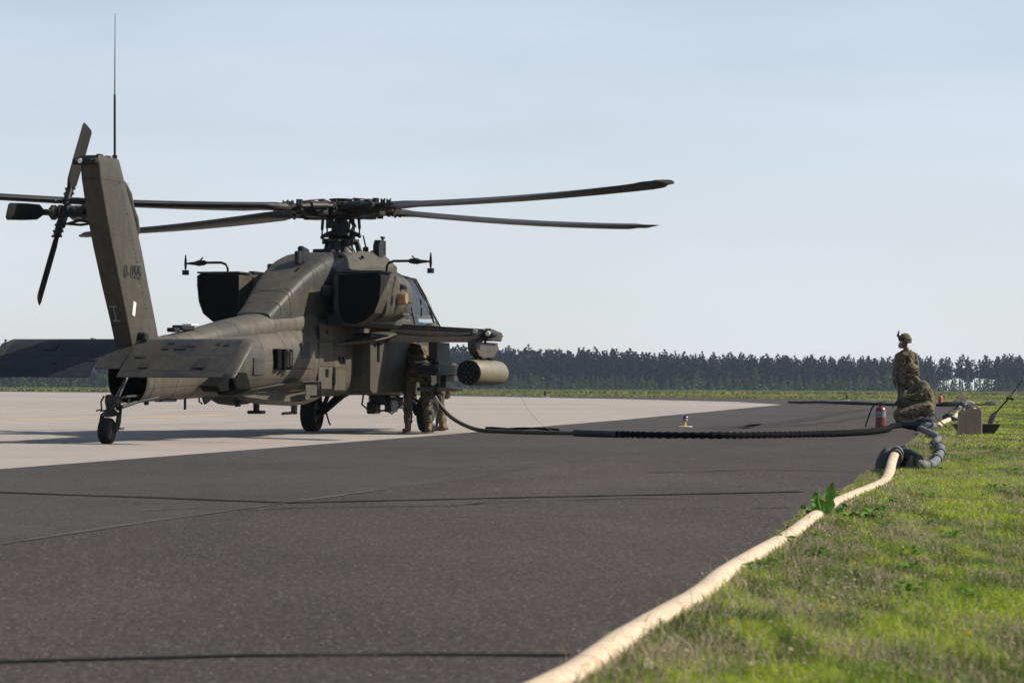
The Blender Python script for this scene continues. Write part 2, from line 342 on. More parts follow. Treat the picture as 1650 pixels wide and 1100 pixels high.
M['asphalt2'] = ground_mat('asphalt_old_lane', [(.36, (.025, .0212, .0205)), (.5, (.040, .0350, .0335)), (.64, (.061, .054, .051))], [(.35, .35), (2.5, .15), (45, .5)], .88, 1.0, 90, (1, .5, 1), (75, .67, (.16, .15, .14)))
M['concrete'] = ground_mat('concrete', [(.34, (.205, .180, .160)), (.5, (.248, .219, .196)), (.66, (.295, .265, .240))], [(.09, .45), (.9, .25), (40, .3)], .85, .25, 90, (1, .5, 1))
M['soil'] = ground_mat('soil_thatch', [(.36, (.085, .075, .042)), (.5, (.115, .115, .045)), (.64, (.17, .15, .085))], [(.5, .35), (7, .3), (45, .35)], .95, 1.0, 50)
M['field'] = ground_mat('meadow', [(.36, (.085, .105, .028)), (.5, (.115, .13, .036)), (.64, (.17, .16, .065))], [(.02, .3), (.15, .35), (2, .35)], .95, 1.0, 5, (1, .3, 1))
M['tar'] = mat('tar_sealant', (.014, .012, .011), .9, var=.5, scale=30, spec=.05)
M['line'] = mat('yellow_line_paint', (.44, .31, .09), .8, var=.35, scale=8)
M['dust'] = mat('pale_asphalt_seam', (.062, .052, .046), .9, var=.4, scale=20)

# ------------------------------------------------------------------ ground
def sheet(name, poly, z, m, sub=None):
    o = mesh_obj(name, [(x, y, z) for x, y in poly], [tuple(range(len(poly)))], m, None, None); return tag(o, kind='structure')
sheet('field', [(-1500, -200), (1500, -200), (1500, 2500), (-1500, 2500)], 0.0, M['field'])
EDGE = [(-2.0, -.67), (4.0, -.62), (5.9, -.16), (6.74, .08), (7.46, .20), (8.13, .31), (9.52, .59), (10.75, .78), (12.0, 1.02), (13.44, 1.29), (14.9, 1.50), (17.06, 1.88), (18.5, 2.12), (20.0, 2.40), (21.3, 2.66), (24.5, 3.20), (26.9, 3.76), (37.6, 5.61), (52.5, 8.07), (87.3, 14.1), (144.8, 24.2)]
def edge_x(d): return np.interp(d, [e[0] for e in EDGE], [e[1] for e in EDGE])
def jag(pts, a=.02, step=.5):
    o = []
    for (x0, y0), (x1, y1) in zip(pts[:-1], pts[1:]):
        n = max(1, int(math.hypot(x1 - x0, y1 - y0) / step))
        for i in range(n):
            t_ = i / n; x = x0 + (x1 - x0) * t_; y = y0 + (y1 - y0) * t_; s_ = a * (1 + y / 60)
            o.append((x + random.uniform(-s_, s_), y + random.uniform(-s_, s_)))
    o.append(pts[-1]); return o
ep = [(x, d) for d, x in EDGE]
FAR = [(26.5, 158.7), (28.0, 182.6), (21.7, 200.8), (17.2, 207.4), (-6.0, 277), (-42, 340), (-120, 470)]
sheet('asphalt_taxiway', jag(ep, .03, .35) + FAR + [(-160, 470), (-160, -20), (-2.3, -20)], .006, M['asphalt'])
# older, bluer paving lane next to the concrete, its joint runs parallel to the concrete edge
def lane(x0, y0, x1, y1, w): pass
CN = [(-14, -20), (-4.56, 24.3), (-3.24, 31.31), (-.85, 44.01), (2.53, 63.45), (6.9, 91), (12.53, 126.7)]
sheet('asphalt_old_lane', [(-9.6, -20), (-2.4, 12.79), (-1.45, 17.51), (-.13, 23.51), (2.0, 35), (5.2, 53), (9.4, 80), (12.9, 108), (12.6, 126.6)] + CN[::-1][1:], .0075, M['asphalt2'])
sheet('concrete_apron', CN + [(12.4, 150.8), (7.2, 181.2), (-4.95, 229.3), (-58.7, 312.9), (-140, 420), (-140, -20)], .0090, M['concrete'])
def strip(name, pts, w, z, m, jit=.25, step=.25):
    P = []
    for a, b_ in zip(pts[:-1], pts[1:]):
        n = max(1, int(math.dist(a, b_) / step))
        P += [(a[0] + (b_[0] - a[0]) * i / n, a[1] + (b_[1] - a[1]) * i / n) for i in range(n)]
    P.append(pts[-1]); V = []
    for i, p in enumerate(P):
        q = P[min(i + 1, len(P) - 1)]; r_ = P[max(i - 1, 0)]; d = Vector((q[0] - r_[0], q[1] - r_[1])).normalized(); nrm = Vector((-d.y, d.x))
        off = random.uniform(-jit, jit) * w * .5; ww = w * random.uniform(1 - jit * 1.6, 1 + jit) / 2
        V += [(p[0] + nrm.x * (off + ww), p[1] + nrm.y * (off + ww), z), (p[0] + nrm.x * (off - ww), p[1] + nrm.y * (off - ww), z)]
    F = [(2 * i, 2 * i + 1, 2 * i + 3, 2 * i + 2) for i in range(len(P) - 1)]
    return tag(mesh_obj(name, V, F, m, None, None), kind='structure')
strip('tar_joint', [(-5.2, 20.2), (-3.56, 19.01), (-2.37, 18.19), (-1.45, 17.51)], .15, .0108, M['tar'])
strip('tar_joint', [(-1.45, 17.51), (.11, 18.55), (2.1, 19.77)], .11, .0108, M['tar'])
strip('tar_joint', [(-1.9, 7.36), (-1.38, 7.38), (-.73, 7.58), (-.21, 7.64), (.17, 7.62)], .045, .0108, M['tar'])
strip('tar_joint', [(1.5, 17.0), (1.75, 17.15)], .04, .0108, M['tar'])
strip('tar_joint', [(5.0, 43.8), (6.3, 44.2), (7.0, 44.0)], .10, .0108, M['tar'])
strip('paving_seam', [(-2.9, 10.2), (-2.4, 12.79), (-2.08, 14.64), (-1.45, 17.51), (-.9, 20.0)], .035, .0108, M['dust'], .5)
if 0: strip('paving_seam', [(-1.35, 17.6), (-.6, 20.6), (-.1, 23.5)], .018, .019, M['tar'], .5)
strip('yellow_line', [(-10.87, 58.68), (-9.31, 61.56)], .55, .0110, M['line'])
strip('yellow_line', [(-9.7, 62.3), (-8.6, 65.0), (-7.9, 68.82), (-7.5, 72)], .42, .0110, M['line'])
strip('yellow_line', [(-3.4, 121), (-2.71, 125.36), (-2.28, 125.67)], .3, .0110, M['line'])
M['rubber'] = mat('tyre_mark_rubber', (.033, .028, .0265), .9, var=.4, scale=3, spec=.1)
for pts_, w_ in (([(3.6, 50.5), (6.0, 60), (9.5, 80), (13, 100)], .5), ([(4.3, 50.5), (6.9, 60), (10.4, 78), (13, 90)], .4), ([(2.4, 44), (3.4, 47), (4.4, 52), (5.2, 58)], .3)):
    strip('tyre_mark', [tuple(v) for v in spl(pts_, 8)], w_, .0102, M['rubber'], .3, .8)
for p0 in ((-2.2, 16.2), (1.2, 24)):   # hairline cracks
    pts_ = [p0]
    for _ in range(9): pts_.append((pts_[-1][0] + random.uniform(.10, .35) * (1 + p0[1] / 20), pts_[-1][1] + random.uniform(-.25, .35) * (1 + p0[1] / 20)))
    strip('crack', pts_, .012 * (1 + p0[1] / 10), .0108, M['tar'], .6, .15)
# slab joints of the concrete apron
def cn_off(k): return [(x - k * .98, y + k * .19) for x, y in CN[1:-1]]
for k in (7, 14, 21): strip('slab_joint', cn_off(k), .03, .0104, M['tar'], .5, 2)
for d0 in (28, 36, 44, 52, 60, 70, 82): strip('slab_joint', [(float(np.interp(d0, [c[1] for c in CN], [c[0] for c in CN])) - .1, d0), (-26, d0 + 5)], .025, .0106, M['tar'], .5, 2)

# ------------------------------------------------------------------ helicopter (frame: x forward, y to port, z up, origin under the mast)
H = empty('attack_helicopter', (-2.769, 43.945, 0), R(90) - 0.2732)
tag(H, 'olive drab attack helicopter parked on the pale concrete apron, tail towards us, four rotor blades', 'helicopter')
P_, PG, PW, BK, PB = M['paint'], M['paint_grey'], M['paint_wing'], M['black'], M['paint_boom']
SPLIT = {'latch', 'cover_band', 'panel_seam', 'control_actuator', 'scissor_link', 'nacelle_seam', 'bracket', 'deck_step', 'slot', 'forward_deck', 'grab_handle', 'cockpit_seat', 'pitch_change_rod', 'tread_groove', 'rear_antenna', 'antenna_block', 'baffle', 'exhaust_plumbing', 'engine_pylon_shade_box', 'cowl_shoulder', 'gun_cradle', 'brake_line', 'warning_sensor', 'feed_chute', 'sway_brace', 'vent_louvre'}
def part(mb, name, m, par=H, ang=35):
    if name not in SPLIT: return mb.build(name, m, par, ang)
    # one object per loose piece
    n = len(mb.V); root = list(range(n))
    def find(i):
        while root[i] != i: root[i] = root[root[i]]; i = root[i]
        return i
    for f in mb.F:
        for k in f[1:]: root[find(k)] = find(f[0])
    groups = {}
    for f, mi in zip(mb.F, mb.M): groups.setdefault(find(f[0]), []).append((f, mi))
    first = None
    for g in groups.values():
        q = MB(); ids = {}
        for f, mi in g:
            nf = []
            for k in f:
                if k not in ids: ids[k] = len(q.V); q.V.append(mb.V[k])
                nf.append(ids[k])
            q.F.append(tuple(nf)); q.M.append(mi)
        o = q.build(name, m, par, ang); first = first or o
    return first
# tail boom: tube open at the back end
def loft(keys, n=6, k=36): return [sel(q[0], 0, q[1], q[2], q[3], q[4], k) for q in spl(keys, n)]
bk = [(-8.42, .53, 1.28, .27, 2.6), (-7.6, .55, 1.36, .32, 2.6), (-6.8, .57, 1.42, .37, 2.6), (-5.8, .60, 1.50, .43, 2.5), (-4.6, .63, 1.56, .50, 2.5), (-3.6, .62, 1.62, .555, 2.6), (-2.6, .60, 1.70, .58, 3.0), (-1.8, .60, 1.78, .58, 3.4)]
mb = MB(); mb.rings(loft(bk), caps=False)
boom = part(mb, 'tail_boom', PB)
mb = MB(); inner = [[(x + .0, y * .93, .55 + (z - .53) * .94 + .02) for x, y, z in sel(-8.42, 0, .53, 1.28, .27, 2.6, 36)], [(-7.7, y * .9, .6 + (z - .53) * .86) for x, y, z in sel(-7.7, 0, .53, 1.28, .27, 2.6, 36)]]
o0 = sel(-8.421, 0, .53, 1.28, .27, 2.6, 36); mb.rings([o0] + inner, caps=False); mb.F.append(tuple(range(72, 108))); mb.M.append(0)
part(mb, 'boom_cavity', M['soot_hollow'], boom)  # cavity walls coloured black to carry the shade inside the boom
mb = MB(); mb.rings([[(x, y, z) for x, y, z in sel(xx, 0, .52, 1.29, .278, 2.6, 36)] for xx in (-8.44, -8.36)], caps=False); part(mb, 'end_ring', PG, boom)
# spine cover over the tail-rotor drive shaft
sk = [(-8.1, 1.10, 1.36, .10, 2.2), (-7.4, 1.12, 1.42, .17, 2.2), (-6.6, 1.16, 1.50, .23, 2.2), (-5.8, 1.24, 1.60, .27, 2.2), (-5.0, 1.30, 1.70, .30, 2.3), (-4.1, 1.36, 1.80, .33, 2.3), (-3.3, 1.42, 1.88, .36, 2.4), (-2.75, 1.40, 1.92, .44, 2.6), (-2.45, 1.42, 1.92, .50, 2.8), (-2.33, 1.5, 1.86, .46, 2.6), (-2.28, 1.58, 1.78, .3, 2.4)]
mb = MB(); mb.rings(loft(sk, 5, 28)); spine = part(mb, 'spine_cover', PB)
mb = MB()
for x in (-6.35, -3.05): mb.rings([sel(x + dx, 0, 1.10, float(np.interp(x, [k[0] for k in sk], [k[2] for k in sk])) + .006, float(np.interp(x, [k[0] for k in sk], [k[3] for k in sk])) + .006, 2.3, 28) for dx in (-.012, .012)], caps=False)
part(mb, 'cover_band', M['mark'], spine)
mb = MB(); mb.box((-6.55, -.0, 1.555), (.45, .16, .07), bev=.03); mb.box((-6.9, 0, 1.52), (.2, .12, .06)); part(mb, 'antenna_block', BK, H)
mb = MB(); mb.box((-6.3, 0, 1.60), (.26, .14, .03), bev=.012); part(mb, 'strobe_light', M['white'], H)
# main body
bd = [(-2.75, .62, 1.72, .555, 3.2), (-2.0, .61, 1.85, .575, 4), (-1.0, .60, 1.92, .575, 5), (0, .62, 1.95, .55, 5), (1.2, .62, 1.95, .52, 5), (2.4, .62, 1.85, .50, 4.5), (3.4, .66, 1.72, .47, 4), (4.3, .72, 1.55, .40, 3.5), (4.9, .85, 1.35, .26, 2.8), (5.05, .95, 1.25, .12, 2.2)]
mb = MB(); mb.rings(loft(bd, 5, 40)); body = part(mb, 'fuselage', PB)
# panels and openings on the starboard side wall
mb = MB(); yb = -.595
for i, (x0, w) in enumerate(((-4.38, .15), (-4.19, .12), (-4.02, .10))):
    yy = -.535 - .03 * i; mb.box((x0 + w / 2, yy, 1.15), (w, .09, .30), bev=.01)
part(mb, 'vent_louvre', M['soot_hollow'], boom)  # black blocks, the shade in the vent slots put into colour
mb = MB(); mb.box((-4.02, -.60, 1.16), (.16, .06, .27), bev=.015); mb.box((-4.02, -.64, 1.16), (.08, .012, .2)); part(mb, 'vent_frame', M['hub'], boom)
def side_panel(name, x0, x1, z0, z1, m, y=-.583, t=.012, par=body):
    q = MB(); q.box(((x0 + x1) / 2, y, (z0 + z1) / 2), (x1 - x0, t, z1 - z0), bev=.004); return part(q, name, m, par)
for a in ((-2.65, -2.05, .72, 1.05), (-2.62, -2.02, 1.10, 1.42), (-1.95, -1.45, 1.05, 1.55), (-1.92, -1.42, .70, 1.00), (-2.6, -1.6, 1.48, 1.70)): side_panel('access_panel', *a, PB, y=-.578)
for a in ((-1.75, -1.66, 1.13, 1.22), (-1.58, -1.49, 1.13, 1.22), (-2.35, -2.22, .90, 1.02), (-1.98, -1.9, .78, 1.05), (-2.32, -2.26, 1.55, 1.62)): side_panel('step_hole', *a, M['soot_hollow'], y=-.586)  # flat black plates, the shade inside the step openings is colour
mb = MB()
for x, z0, z1 in ((-2.66, .68, 1.45), (-2.0, .68, 1.6), (-1.4, .68, 1.6)):
    for i in range(int((z1 - z0) / .045)): mb.box((x, -.580, z0 + i * .045), (.012, .014, .012), bev=.003)
for x0, x1, z in ((-2.6, -1.4, 1.06), (-2.6, -1.5, 1.44), (-3.6, -2.75, 1.02)):
    for i in range(int((x1 - x0) / .05)): mb.box((x0 + i * .05, -.580 if x0 > -3 else -.57, z), (.012, .014, .012), bev=.003)
tag(part(mb, 'rivet_row', M['mark'], body), kind='stuff')
mb = MB()
def boom_pt(x, t_):
    P_k = list(zip(*bk)); f_ = lambda j: float(np.interp(x, P_k[0], P_k[j])); zb, zt, hw, n_ = f_(1), f_(2), f_(3), f_(4); c, s_ = math.cos(t_), math.sin(t_)
    return (x, hw * math.copysign(abs(c) ** (2 / n_), c) * 1.003, (zb + zt) / 2 + (zt - zb) / 2 * math.copysign(abs(s_) ** (2 / n_), s_) * 1.003)
for x in (-8.2, -7.5, -6.85, -6.2, -5.45, -4.7, -3.9, -3.3):
    for i in range(58):
        t_ = R(120) + R(210) * i / 57; mb.box(boom_pt(x, t_), (.011, .011, .011), bev=.003)
for t_ in (R(178), R(205), R(232)):
    for i in range(92): mb.box(boom_pt(-8.3 + i * .06, t_), (.011, .010, .010), bev=.003)
tag(part(mb, 'rivet_row', M['mark'], boom), kind='stuff')
for x in (-7.2, -5.85, -3.62):
    mb = MB(); mb.rings([[tuple(Vector(boom_pt(x + dx, 2 * math.pi * j / 36)) * 1.0) for j in range(36)] for dx in (-.006, .006)], caps=False); part(mb, 'frame_seam', M['mark'], boom)
for x0, x1, z0, z1 in ((-5.1, -4.75, .92, 1.16), (-6.6, -6.25, .88, 1.08), (-3.35, -3.0, 1.18, 1.42)): side_panel('access_panel', x0, x1, z0, z1, PG, y=boom_pt((x0 + x1) / 2, R(185))[1] * -1 if False else -abs(boom_pt((x0 + x1) / 2, R(180))[1]) + .004, par=boom)
# belly fairing
mb = MB(); pu = [(-5.25, .655), (-4.6, .72), (-3.95, .79), (-3.5, .82), (-2.62, .83), (-2.60, .60), (-2.9, .545), (-3.5, .52), (-4.4, .56), (-4.9, .60)]
pl = [(-5.2, .64), (-4.6, .66), (-3.95, .7), (-3.5, .7), (-2.66, .7), (-2.66, .53), (-2.9, .485), (-3.55, .465), (-4.5, .495), (-4.9, .54)]
def yr(p, w): return [(x, w * min(1, .35 + (x + 5.25) / 1.6 * .65) if x < -3.6 else w, z) for x, z in p]
mb.rings([yr(pl, -.46), yr(pu, -.605), [(x, .3 * 0, z) for x, z in pu], yr(pu, .605), yr(pl, .46)]); bf = part(mb, 'belly_fairing', PB, H, 25)
for y_ in (-1, 1): mb = MB(); mb.tube([(x, y_ * (abs(y) + .002), z + .002) for x, y, z in yr(pu[:5], -.605)] + [(-2.60, y_ * .607, .60)], .009, 4); part(mb, 'edge_seam', M['mark'], bf)
mb = MB(); mb.box((-3.05, -.607, .70), (.5, .012, .16)); part(mb, 'access_panel', PW, bf)
# engine deck cowling (doghouse)
ck = [(-3.9, 1.45, 1.84, .28, 4.5), (-3.5, 1.45, 2.03, .31, 5.5), (-3.1, 1.5, 2.24, .35, 6.5), (-2.5, 1.5, 2.52, .41, 7), (-1.9, 1.5, 2.72, .46, 7), (-1.45, 1.5, 2.83, .50, 5), (-.9, 1.5, 2.87, .54, 5.5), (0, 1.5, 2.90, .58, 6), (.6, 1.5, 2.92, .60, 6), (.9, 1.6, 2.90, .56, 5), (1.4, 1.6, 2.78, .5, 4), (2.2, 1.6, 2.68, .45, 4)]
mb = MB(); mb.rings(loft(ck, 5, 40)); cowl = part(mb, 'engine_cowling', P_)
mb = MB()  # angular side fairing over the engine, upper right
mb.rings([[(-1.75, -.44, 2.60), (-1.75, -.60, 2.52), (-1.75, -.60, 2.40), (-1.75, -.40, 2.40)], [(-.6, -.5, 2.90), (-.6, -.72, 2.66), (-.6, -.72, 2.56), (-.6, -.4, 2.56)], [(.60, -.5, 2.94), (.60, -.76, 2.70), (.60, -.76, 2.56), (.60, -.4, 2.56)]])
mb.rings([[(-1.75, .44, 2.60), (-1.75, .60, 2.52), (-1.75, .60, 2.40), (-1.75, .40, 2.40)], [(-.6, .5, 2.90), (-.6, .72, 2.66), (-.6, .72, 2.56), (-.6, .4, 2.56)], [(.60, .5, 2.94), (.60, .76, 2.70), (.60, .76, 2.56), (.60, .4, 2.56)]])
mb.box((-.55, -.70, 2.55), (2.4, .16, .035)); part(mb, 'cowl_shoulder', P_, cowl, 20)
mb = MB(); mb.box((-2.5, -.18, 2.532), (.12, .03, .02), Matrix.Rotation(R(-20), 3, 'Y')); mb.box((-1.25, -.44, 2.78), (.14, .04, .04)); mb.cyl((-.7, -.60, 2.79), (-.7, -.62, 2.81), .03); part(mb, 'latch', M['soot_hollow'], cowl)
mb = MB()
for x in (-3.2, -2.35): mb.rings([sel(x + dx, 0, 1.5, float(np.interp(x, [k[0] for k in ck], [k[2] for k in ck])) + .006, float(np.interp(x, [k[0] for k in ck], [k[3] for k in ck])) + .005, 4.2, 40) for dx in (-.008, .008)], caps=False)
part(mb, 'panel_seam', M['mark'], cowl)
mb = MB()
def ring_pt(keys, x, t_, e=1.004):
    ks = list(zip(*keys)); f_ = lambda j: float(np.interp(x, ks[0], ks[j])); zb, zt, hw, n_ = f_(1), f_(2), f_(3), f_(4); c, s_ = math.cos(t_), math.sin(t_)
    return (x, hw * math.copysign(abs(c) ** (2 / n_), c) * e, (zb + zt) / 2 + (zt - zb) / 2 * math.copysign(abs(s_) ** (2 / n_), s_) * e)
for x in (-3.55, -3.25, -3.15, -2.75, -2.4, -2.3, -1.95, -1.5, -1.1, -.3, .2):
    for i in range(46): mb.box(ring_pt(ck, x, R(20) + R(180) * i / 45), (.012, .012, .012), bev=.003)
for t_ in (R(62), R(105), R(128), R(158)):
    for i in range(56): mb.box(ring_pt(ck, -3.7 + i * .07, t_), (.012, .012, .012), bev=.003)
for x in (-7.9, -7.1, -6.7, -5.9, -5.2, -4.5, -3.8, -3.1, -2.6):
    for i in range(22): mb.box(ring_pt(sk, x, R(10) + R(160) * i / 21), (.010, .010, .010), bev=.003)
tag(part(mb, 'rivet_row', M['mark'], cowl), kind='stuff')
for x, t0, t1 in ((-2.85, 100, 150), (-1.7, 100, 150)):
    mb = MB(); mb.tube([ring_pt(ck, x + .0, R(a_), 1.0) for a_ in range(t0, t1, 5)], .005, 4); part(mb, 'panel_seam', M['mark'], cowl)
for t_ in (R(132),):
    mb = MB(); mb.tube([ring_pt(ck, -3.6 + i * .1, t_, 1.0) for i in range(36)], .005, 4); part(mb, 'panel_seam', M['mark'], cowl)
# top antennas, wire cutter stubs
mb = MB(); mb.box((-2.08, -.12, 2.76), (.3, .10, .26), Matrix.Rotation(R(8), 3, 'Y'), bev=.04); mb.box((-2.3, -.12, 2.72), (.16, .08, .2), bev=.03); part(mb, 'rear_antenna', BK)
mb = MB(); mb.prism([(.2, 2.60), (.34, 2.60), (.42, 3.06), (.36, 3.12), (.22, 3.12), (.14, 3.02)], -.60, -.50, 1); mb.box((.62, -.5, 2.98), (.1, .1, .3)); mb.cyl((.62, -.5, 3.08), (.64, -.5, 3.18), .02); mb.box((.64, -.5, 3.18), (.12, .05, .035)); part(mb, 'warning_sensor', BK)
mb = MB(); mb.box((.85, -.35, 2.94), (.25, .2, .08), bev=.03); part(mb, 'intake_cap', PG)
# mast, swashplate, rotor head
mast = MB(); mast.tube([(0, 0, 2.84), (0, 0, 2.96), (0, 0, 3.06), (0, 0, 3.18)], [.30, .22, .17, .15], 20); mast.tube([(0, 0, 3.15), (0, 0, 3.5)], [.11, .10], 16)
for a in range(0, 360, 30): mast.cyl((.13 * math.cos(R(a)), .13 * math.sin(R(a)), 3.18), (.15 * math.cos(R(a)), .15 * math.sin(R(a)), 3.42), .014, n=6)
mast = part(mast, 'rotor_mast', M['hub'])
mb = MB(); mb.tube([(0, 0, 3.06), (0, 0, 3.085), (0, 0, 3.12), (0, 0, 3.14)], [.20, .27, .27, .2], 24)
for a in (40, 130, 220, 310): mb.box((.26 * math.cos(R(a)), .26 * math.sin(R(a)), 3.085), (.1, .08, .09), Matrix.Rotation(R(a), 3, 'Z'))
part(mb, 'lower_swashplate', M['hub'], mast)
AZ = [R(-120.6) + k * math.pi / 2 for k in range(4)]; AZ[1] += R(1.6)
mb = MB(); mb.tube([(0, 0, 3.14), (0, 0, 3.17), (0, 0, 3.235), (0, 0, 3.26)], [.18, .24, .22, .12], 24)
for a in AZ:
    b_ = a + R(14); d = Vector((math.cos(b_), math.sin(b_), 0)); mb.tube([d * .15 + Vector((0, 0, 3.225)), d * .28 + Vector((0, 0, 3.205)), d * .38 + Vector((0, 0, 3.175))], [.055, .042, .028], 8)
part(mb, 'upper_swashplate', BK, mast)
for a in AZ:
    b_ = a + R(14); d = Vector((math.cos(b_), math.sin(b_), 0)); mb = MB()
    mb.tube([d * .37 + Vector((0, 0, 3.16)), d * .37 + Vector((0, 0, 3.27)), d * .37 + Vector((0, 0, 3.30)), d * .36 + Vector((0, 0, 3.42)), d * .36 + Vector((0, 0, 3.52))], [.016, .013, .026, .026, .012], 8); mb.ball(d * .37 + Vector((0, 0, 3.165)), .032); part(mb, 'pitch_link', BK, mast)
mb = MB()
for a in (70, 190, 300): d = Vector((math.cos(R(a)), math.sin(R(a)), 0)); mb.tube([d * .32 + Vector((0, 0, 2.88)), d * .26 + Vector((0, 0, 3.1))], [.055, .04], 8)
for a in (20, 120, 250, 330): d = Vector((math.cos(R(a)), math.sin(R(a)), 0)); mb.tube([d * .24 + Vector((0, 0, 2.86)), d * .24 + Vector((0, 0, 3.1))], .014, 6)
mb.tube([(.25, -.34, 2.86), (.25, -.34, 3.0), (.25, -.34, 3.02), (.24, -.30, 3.2)], [.05, .05, .015, .012], 8); mb.box((-.5, .1, 2.9), (.3, .3, .08), bev=.02); part(mb, 'control_actuator', BK, mast)
mb = MB(); mb.tube([(-.18, .1, 3.46), (-.22, .1, 3.38), (-.2, .1, 3.3)], .05, 8); mb.tube([(.05, -.16, 3.25), (.1, -.2, 3.34), (.08, -.12, 3.48)], [.03, .035, .03], 8); part(mb, 'scissor_link', M['hub'], mast)
# hub
hb = MB(); hb.tube([(0, 0, 3.44), (0, 0, 3.47), (0, 0, 3.52), (0, 0, 3.56)], [.14, .30, .32, .24], 24); hb.tube([(0, 0, 3.62), (0, 0, 3.66), (0, 0, 3.71), (0, 0, 3.73)], [.25, .33, .30, .2], 24); hb.cyl((0, 0, 3.5), (0, 0, 3.72), .17)
hb.tube([(0, 0, 3.72), (0, 0, 3.76), (0, 0, 3.775)], [.12, .20, .18], 16)
for a in range(0, 360, 45): hb.cyl((.24 * math.cos(R(a)), .24 * math.sin(R(a)), 3.7), (.24 * math.cos(R(a)), .24 * math.sin(R(a)), 3.745), .022, n=6)
hub = part(hb, 'rotor_hub', M['hub'])
TIPZ = [3.67, 3.66, 3.46, 3.47]
for k, a in enumerate(AZ):
    d = Vector((math.cos(a), math.sin(a), 0)); n_ = Vector((-d.y, d.x, 0)); up = Vector((0, 0, 1)); rot = Matrix((d, n_, up)).transposed()
    q = MB(); B = lambda r, s, z: d * r + n_ * s + up * (z + (TIPZ[k] - 3.6) * r / 7.3)
    q.box(B(.52, 0, 3.60), (.62, .24, .17), rot, bev=.03); q.box(B(.50, 0, 3.695), (.5, .16, .05), rot, bev=.02); q.box(B(.46, 0, 3.50), (.5, .18, .06), rot, bev=.02)
    q.box(B(.86, 0, 3.60), (.24, .30, .13), rot, bev=.03); q.cyl(B(.86, 0, 3.49), B(.86, 0, 3.74), .055, n=10); q.cyl(B(.40, 0, 3.46), B(.40, 0, 3.76), .06, n=10)
    q.box(B(1.05, 0, 3.60), (.28, .16, .10), rot, bev=.02)
    for s in (-1, 1):
        q.cyl(B(.40, s * .25, 3.64), B(.98, s * .19, 3.62), .045, n=10); q.cyl(B(.52, s * .245, 3.64), B(.80, s * .22, 3.63), .062, n=10); q.box(B(.36, s * .23, 3.64), (.08, .1, .12), rot); q.box(B(.98, s * .16, 3.60), (.07, .12, .11), rot)
        for r_ in (.62, .74, .94, 1.06, 1.14): q.cyl(B(r_, s * .06, 3.62), B(r_, s * .06, 3.72), .014, n=6)
        q.tube([B(.3, s * .12, 3.70), B(.5, s * .15, 3.75), B(.75, s * .1, 3.72), B(.85, s * .06, 3.66)], .010, 6)
        q.cyl(B(1.10, s * .05, 3.53), B(1.10, s * .05, 3.70), .028, n=8)
    q.box(B(.62, .30, 3.52), (.12, .14, .07), rot); q.box(B(.30, .30, 3.53), (.3, .09, .06), rot); q.box(B(.2, .14, 3.58), (.22, .16, .14), rot, bev=.02)
    part(q, 'blade_grip', M['hub'], hub)
    # blade: flat box section swept along the span with twist and a swept tip
    rr = [1.12, 1.3, 1.45, 1.75, 2.4, 3.2, 4.0, 4.8, 5.6, 6.3, 6.75, 7.0, 7.15, 7.3]; RG = []
    for r_ in rr:
        c = .53 if r_ > 1.7 else float(np.interp(r_, [1.12, 1.3, 1.7], [.16, .22, .53])); sw = max(0, r_ - 6.7) * .30
        if r_ > 7.1: c *= .75
        pt = R(float(np.interp(r_, [1.1, 7.3], [9.5, -2.5]))); th = .055 * (1 if r_ > 1.7 else 1.3) * (1 if r_ < 7.1 else .6)
        z0 = 3.60 + (TIPZ[k] - 3.60) * r_ / 7.3 - .05 * math.sin(math.pi * min(1, max(0, (r_ - 1) / 6.3)))
        ring = []
        for (cx, tz) in ((.5, 0), (.46, .55), (.36, .95), (.2, 1), (0, .8), (-.25, .45), (-.5, .06), (-.5, -.06), (-.25, -.35), (0, -.6), (.2, -.8), (.36, -.8), (.46, -.5)):
            s = (cx - .25 + .25) * c; zz = tz * th
            ring.append(d * r_ + n_ * (s * math.cos(pt) - zz * math.sin(pt) - sw) + up * (z0 + s * math.sin(pt) + zz * math.cos(pt)))
        RG.append(ring)
    q = MB(); q.rings(RG); bl = part(q, 'rotor_blade', M['blade'], H, 40)
    q = MB(); q.box(B(1.26, .0, 3.595), (.2, .17, .11), rot, bev=.02)
    for s in (-.06, .06): q.cyl(B(1.25, s, 3.52), B(1.25, s, 3.67), .022, n=8)
    part(q, 'root_cuff', M['hub'], bl)
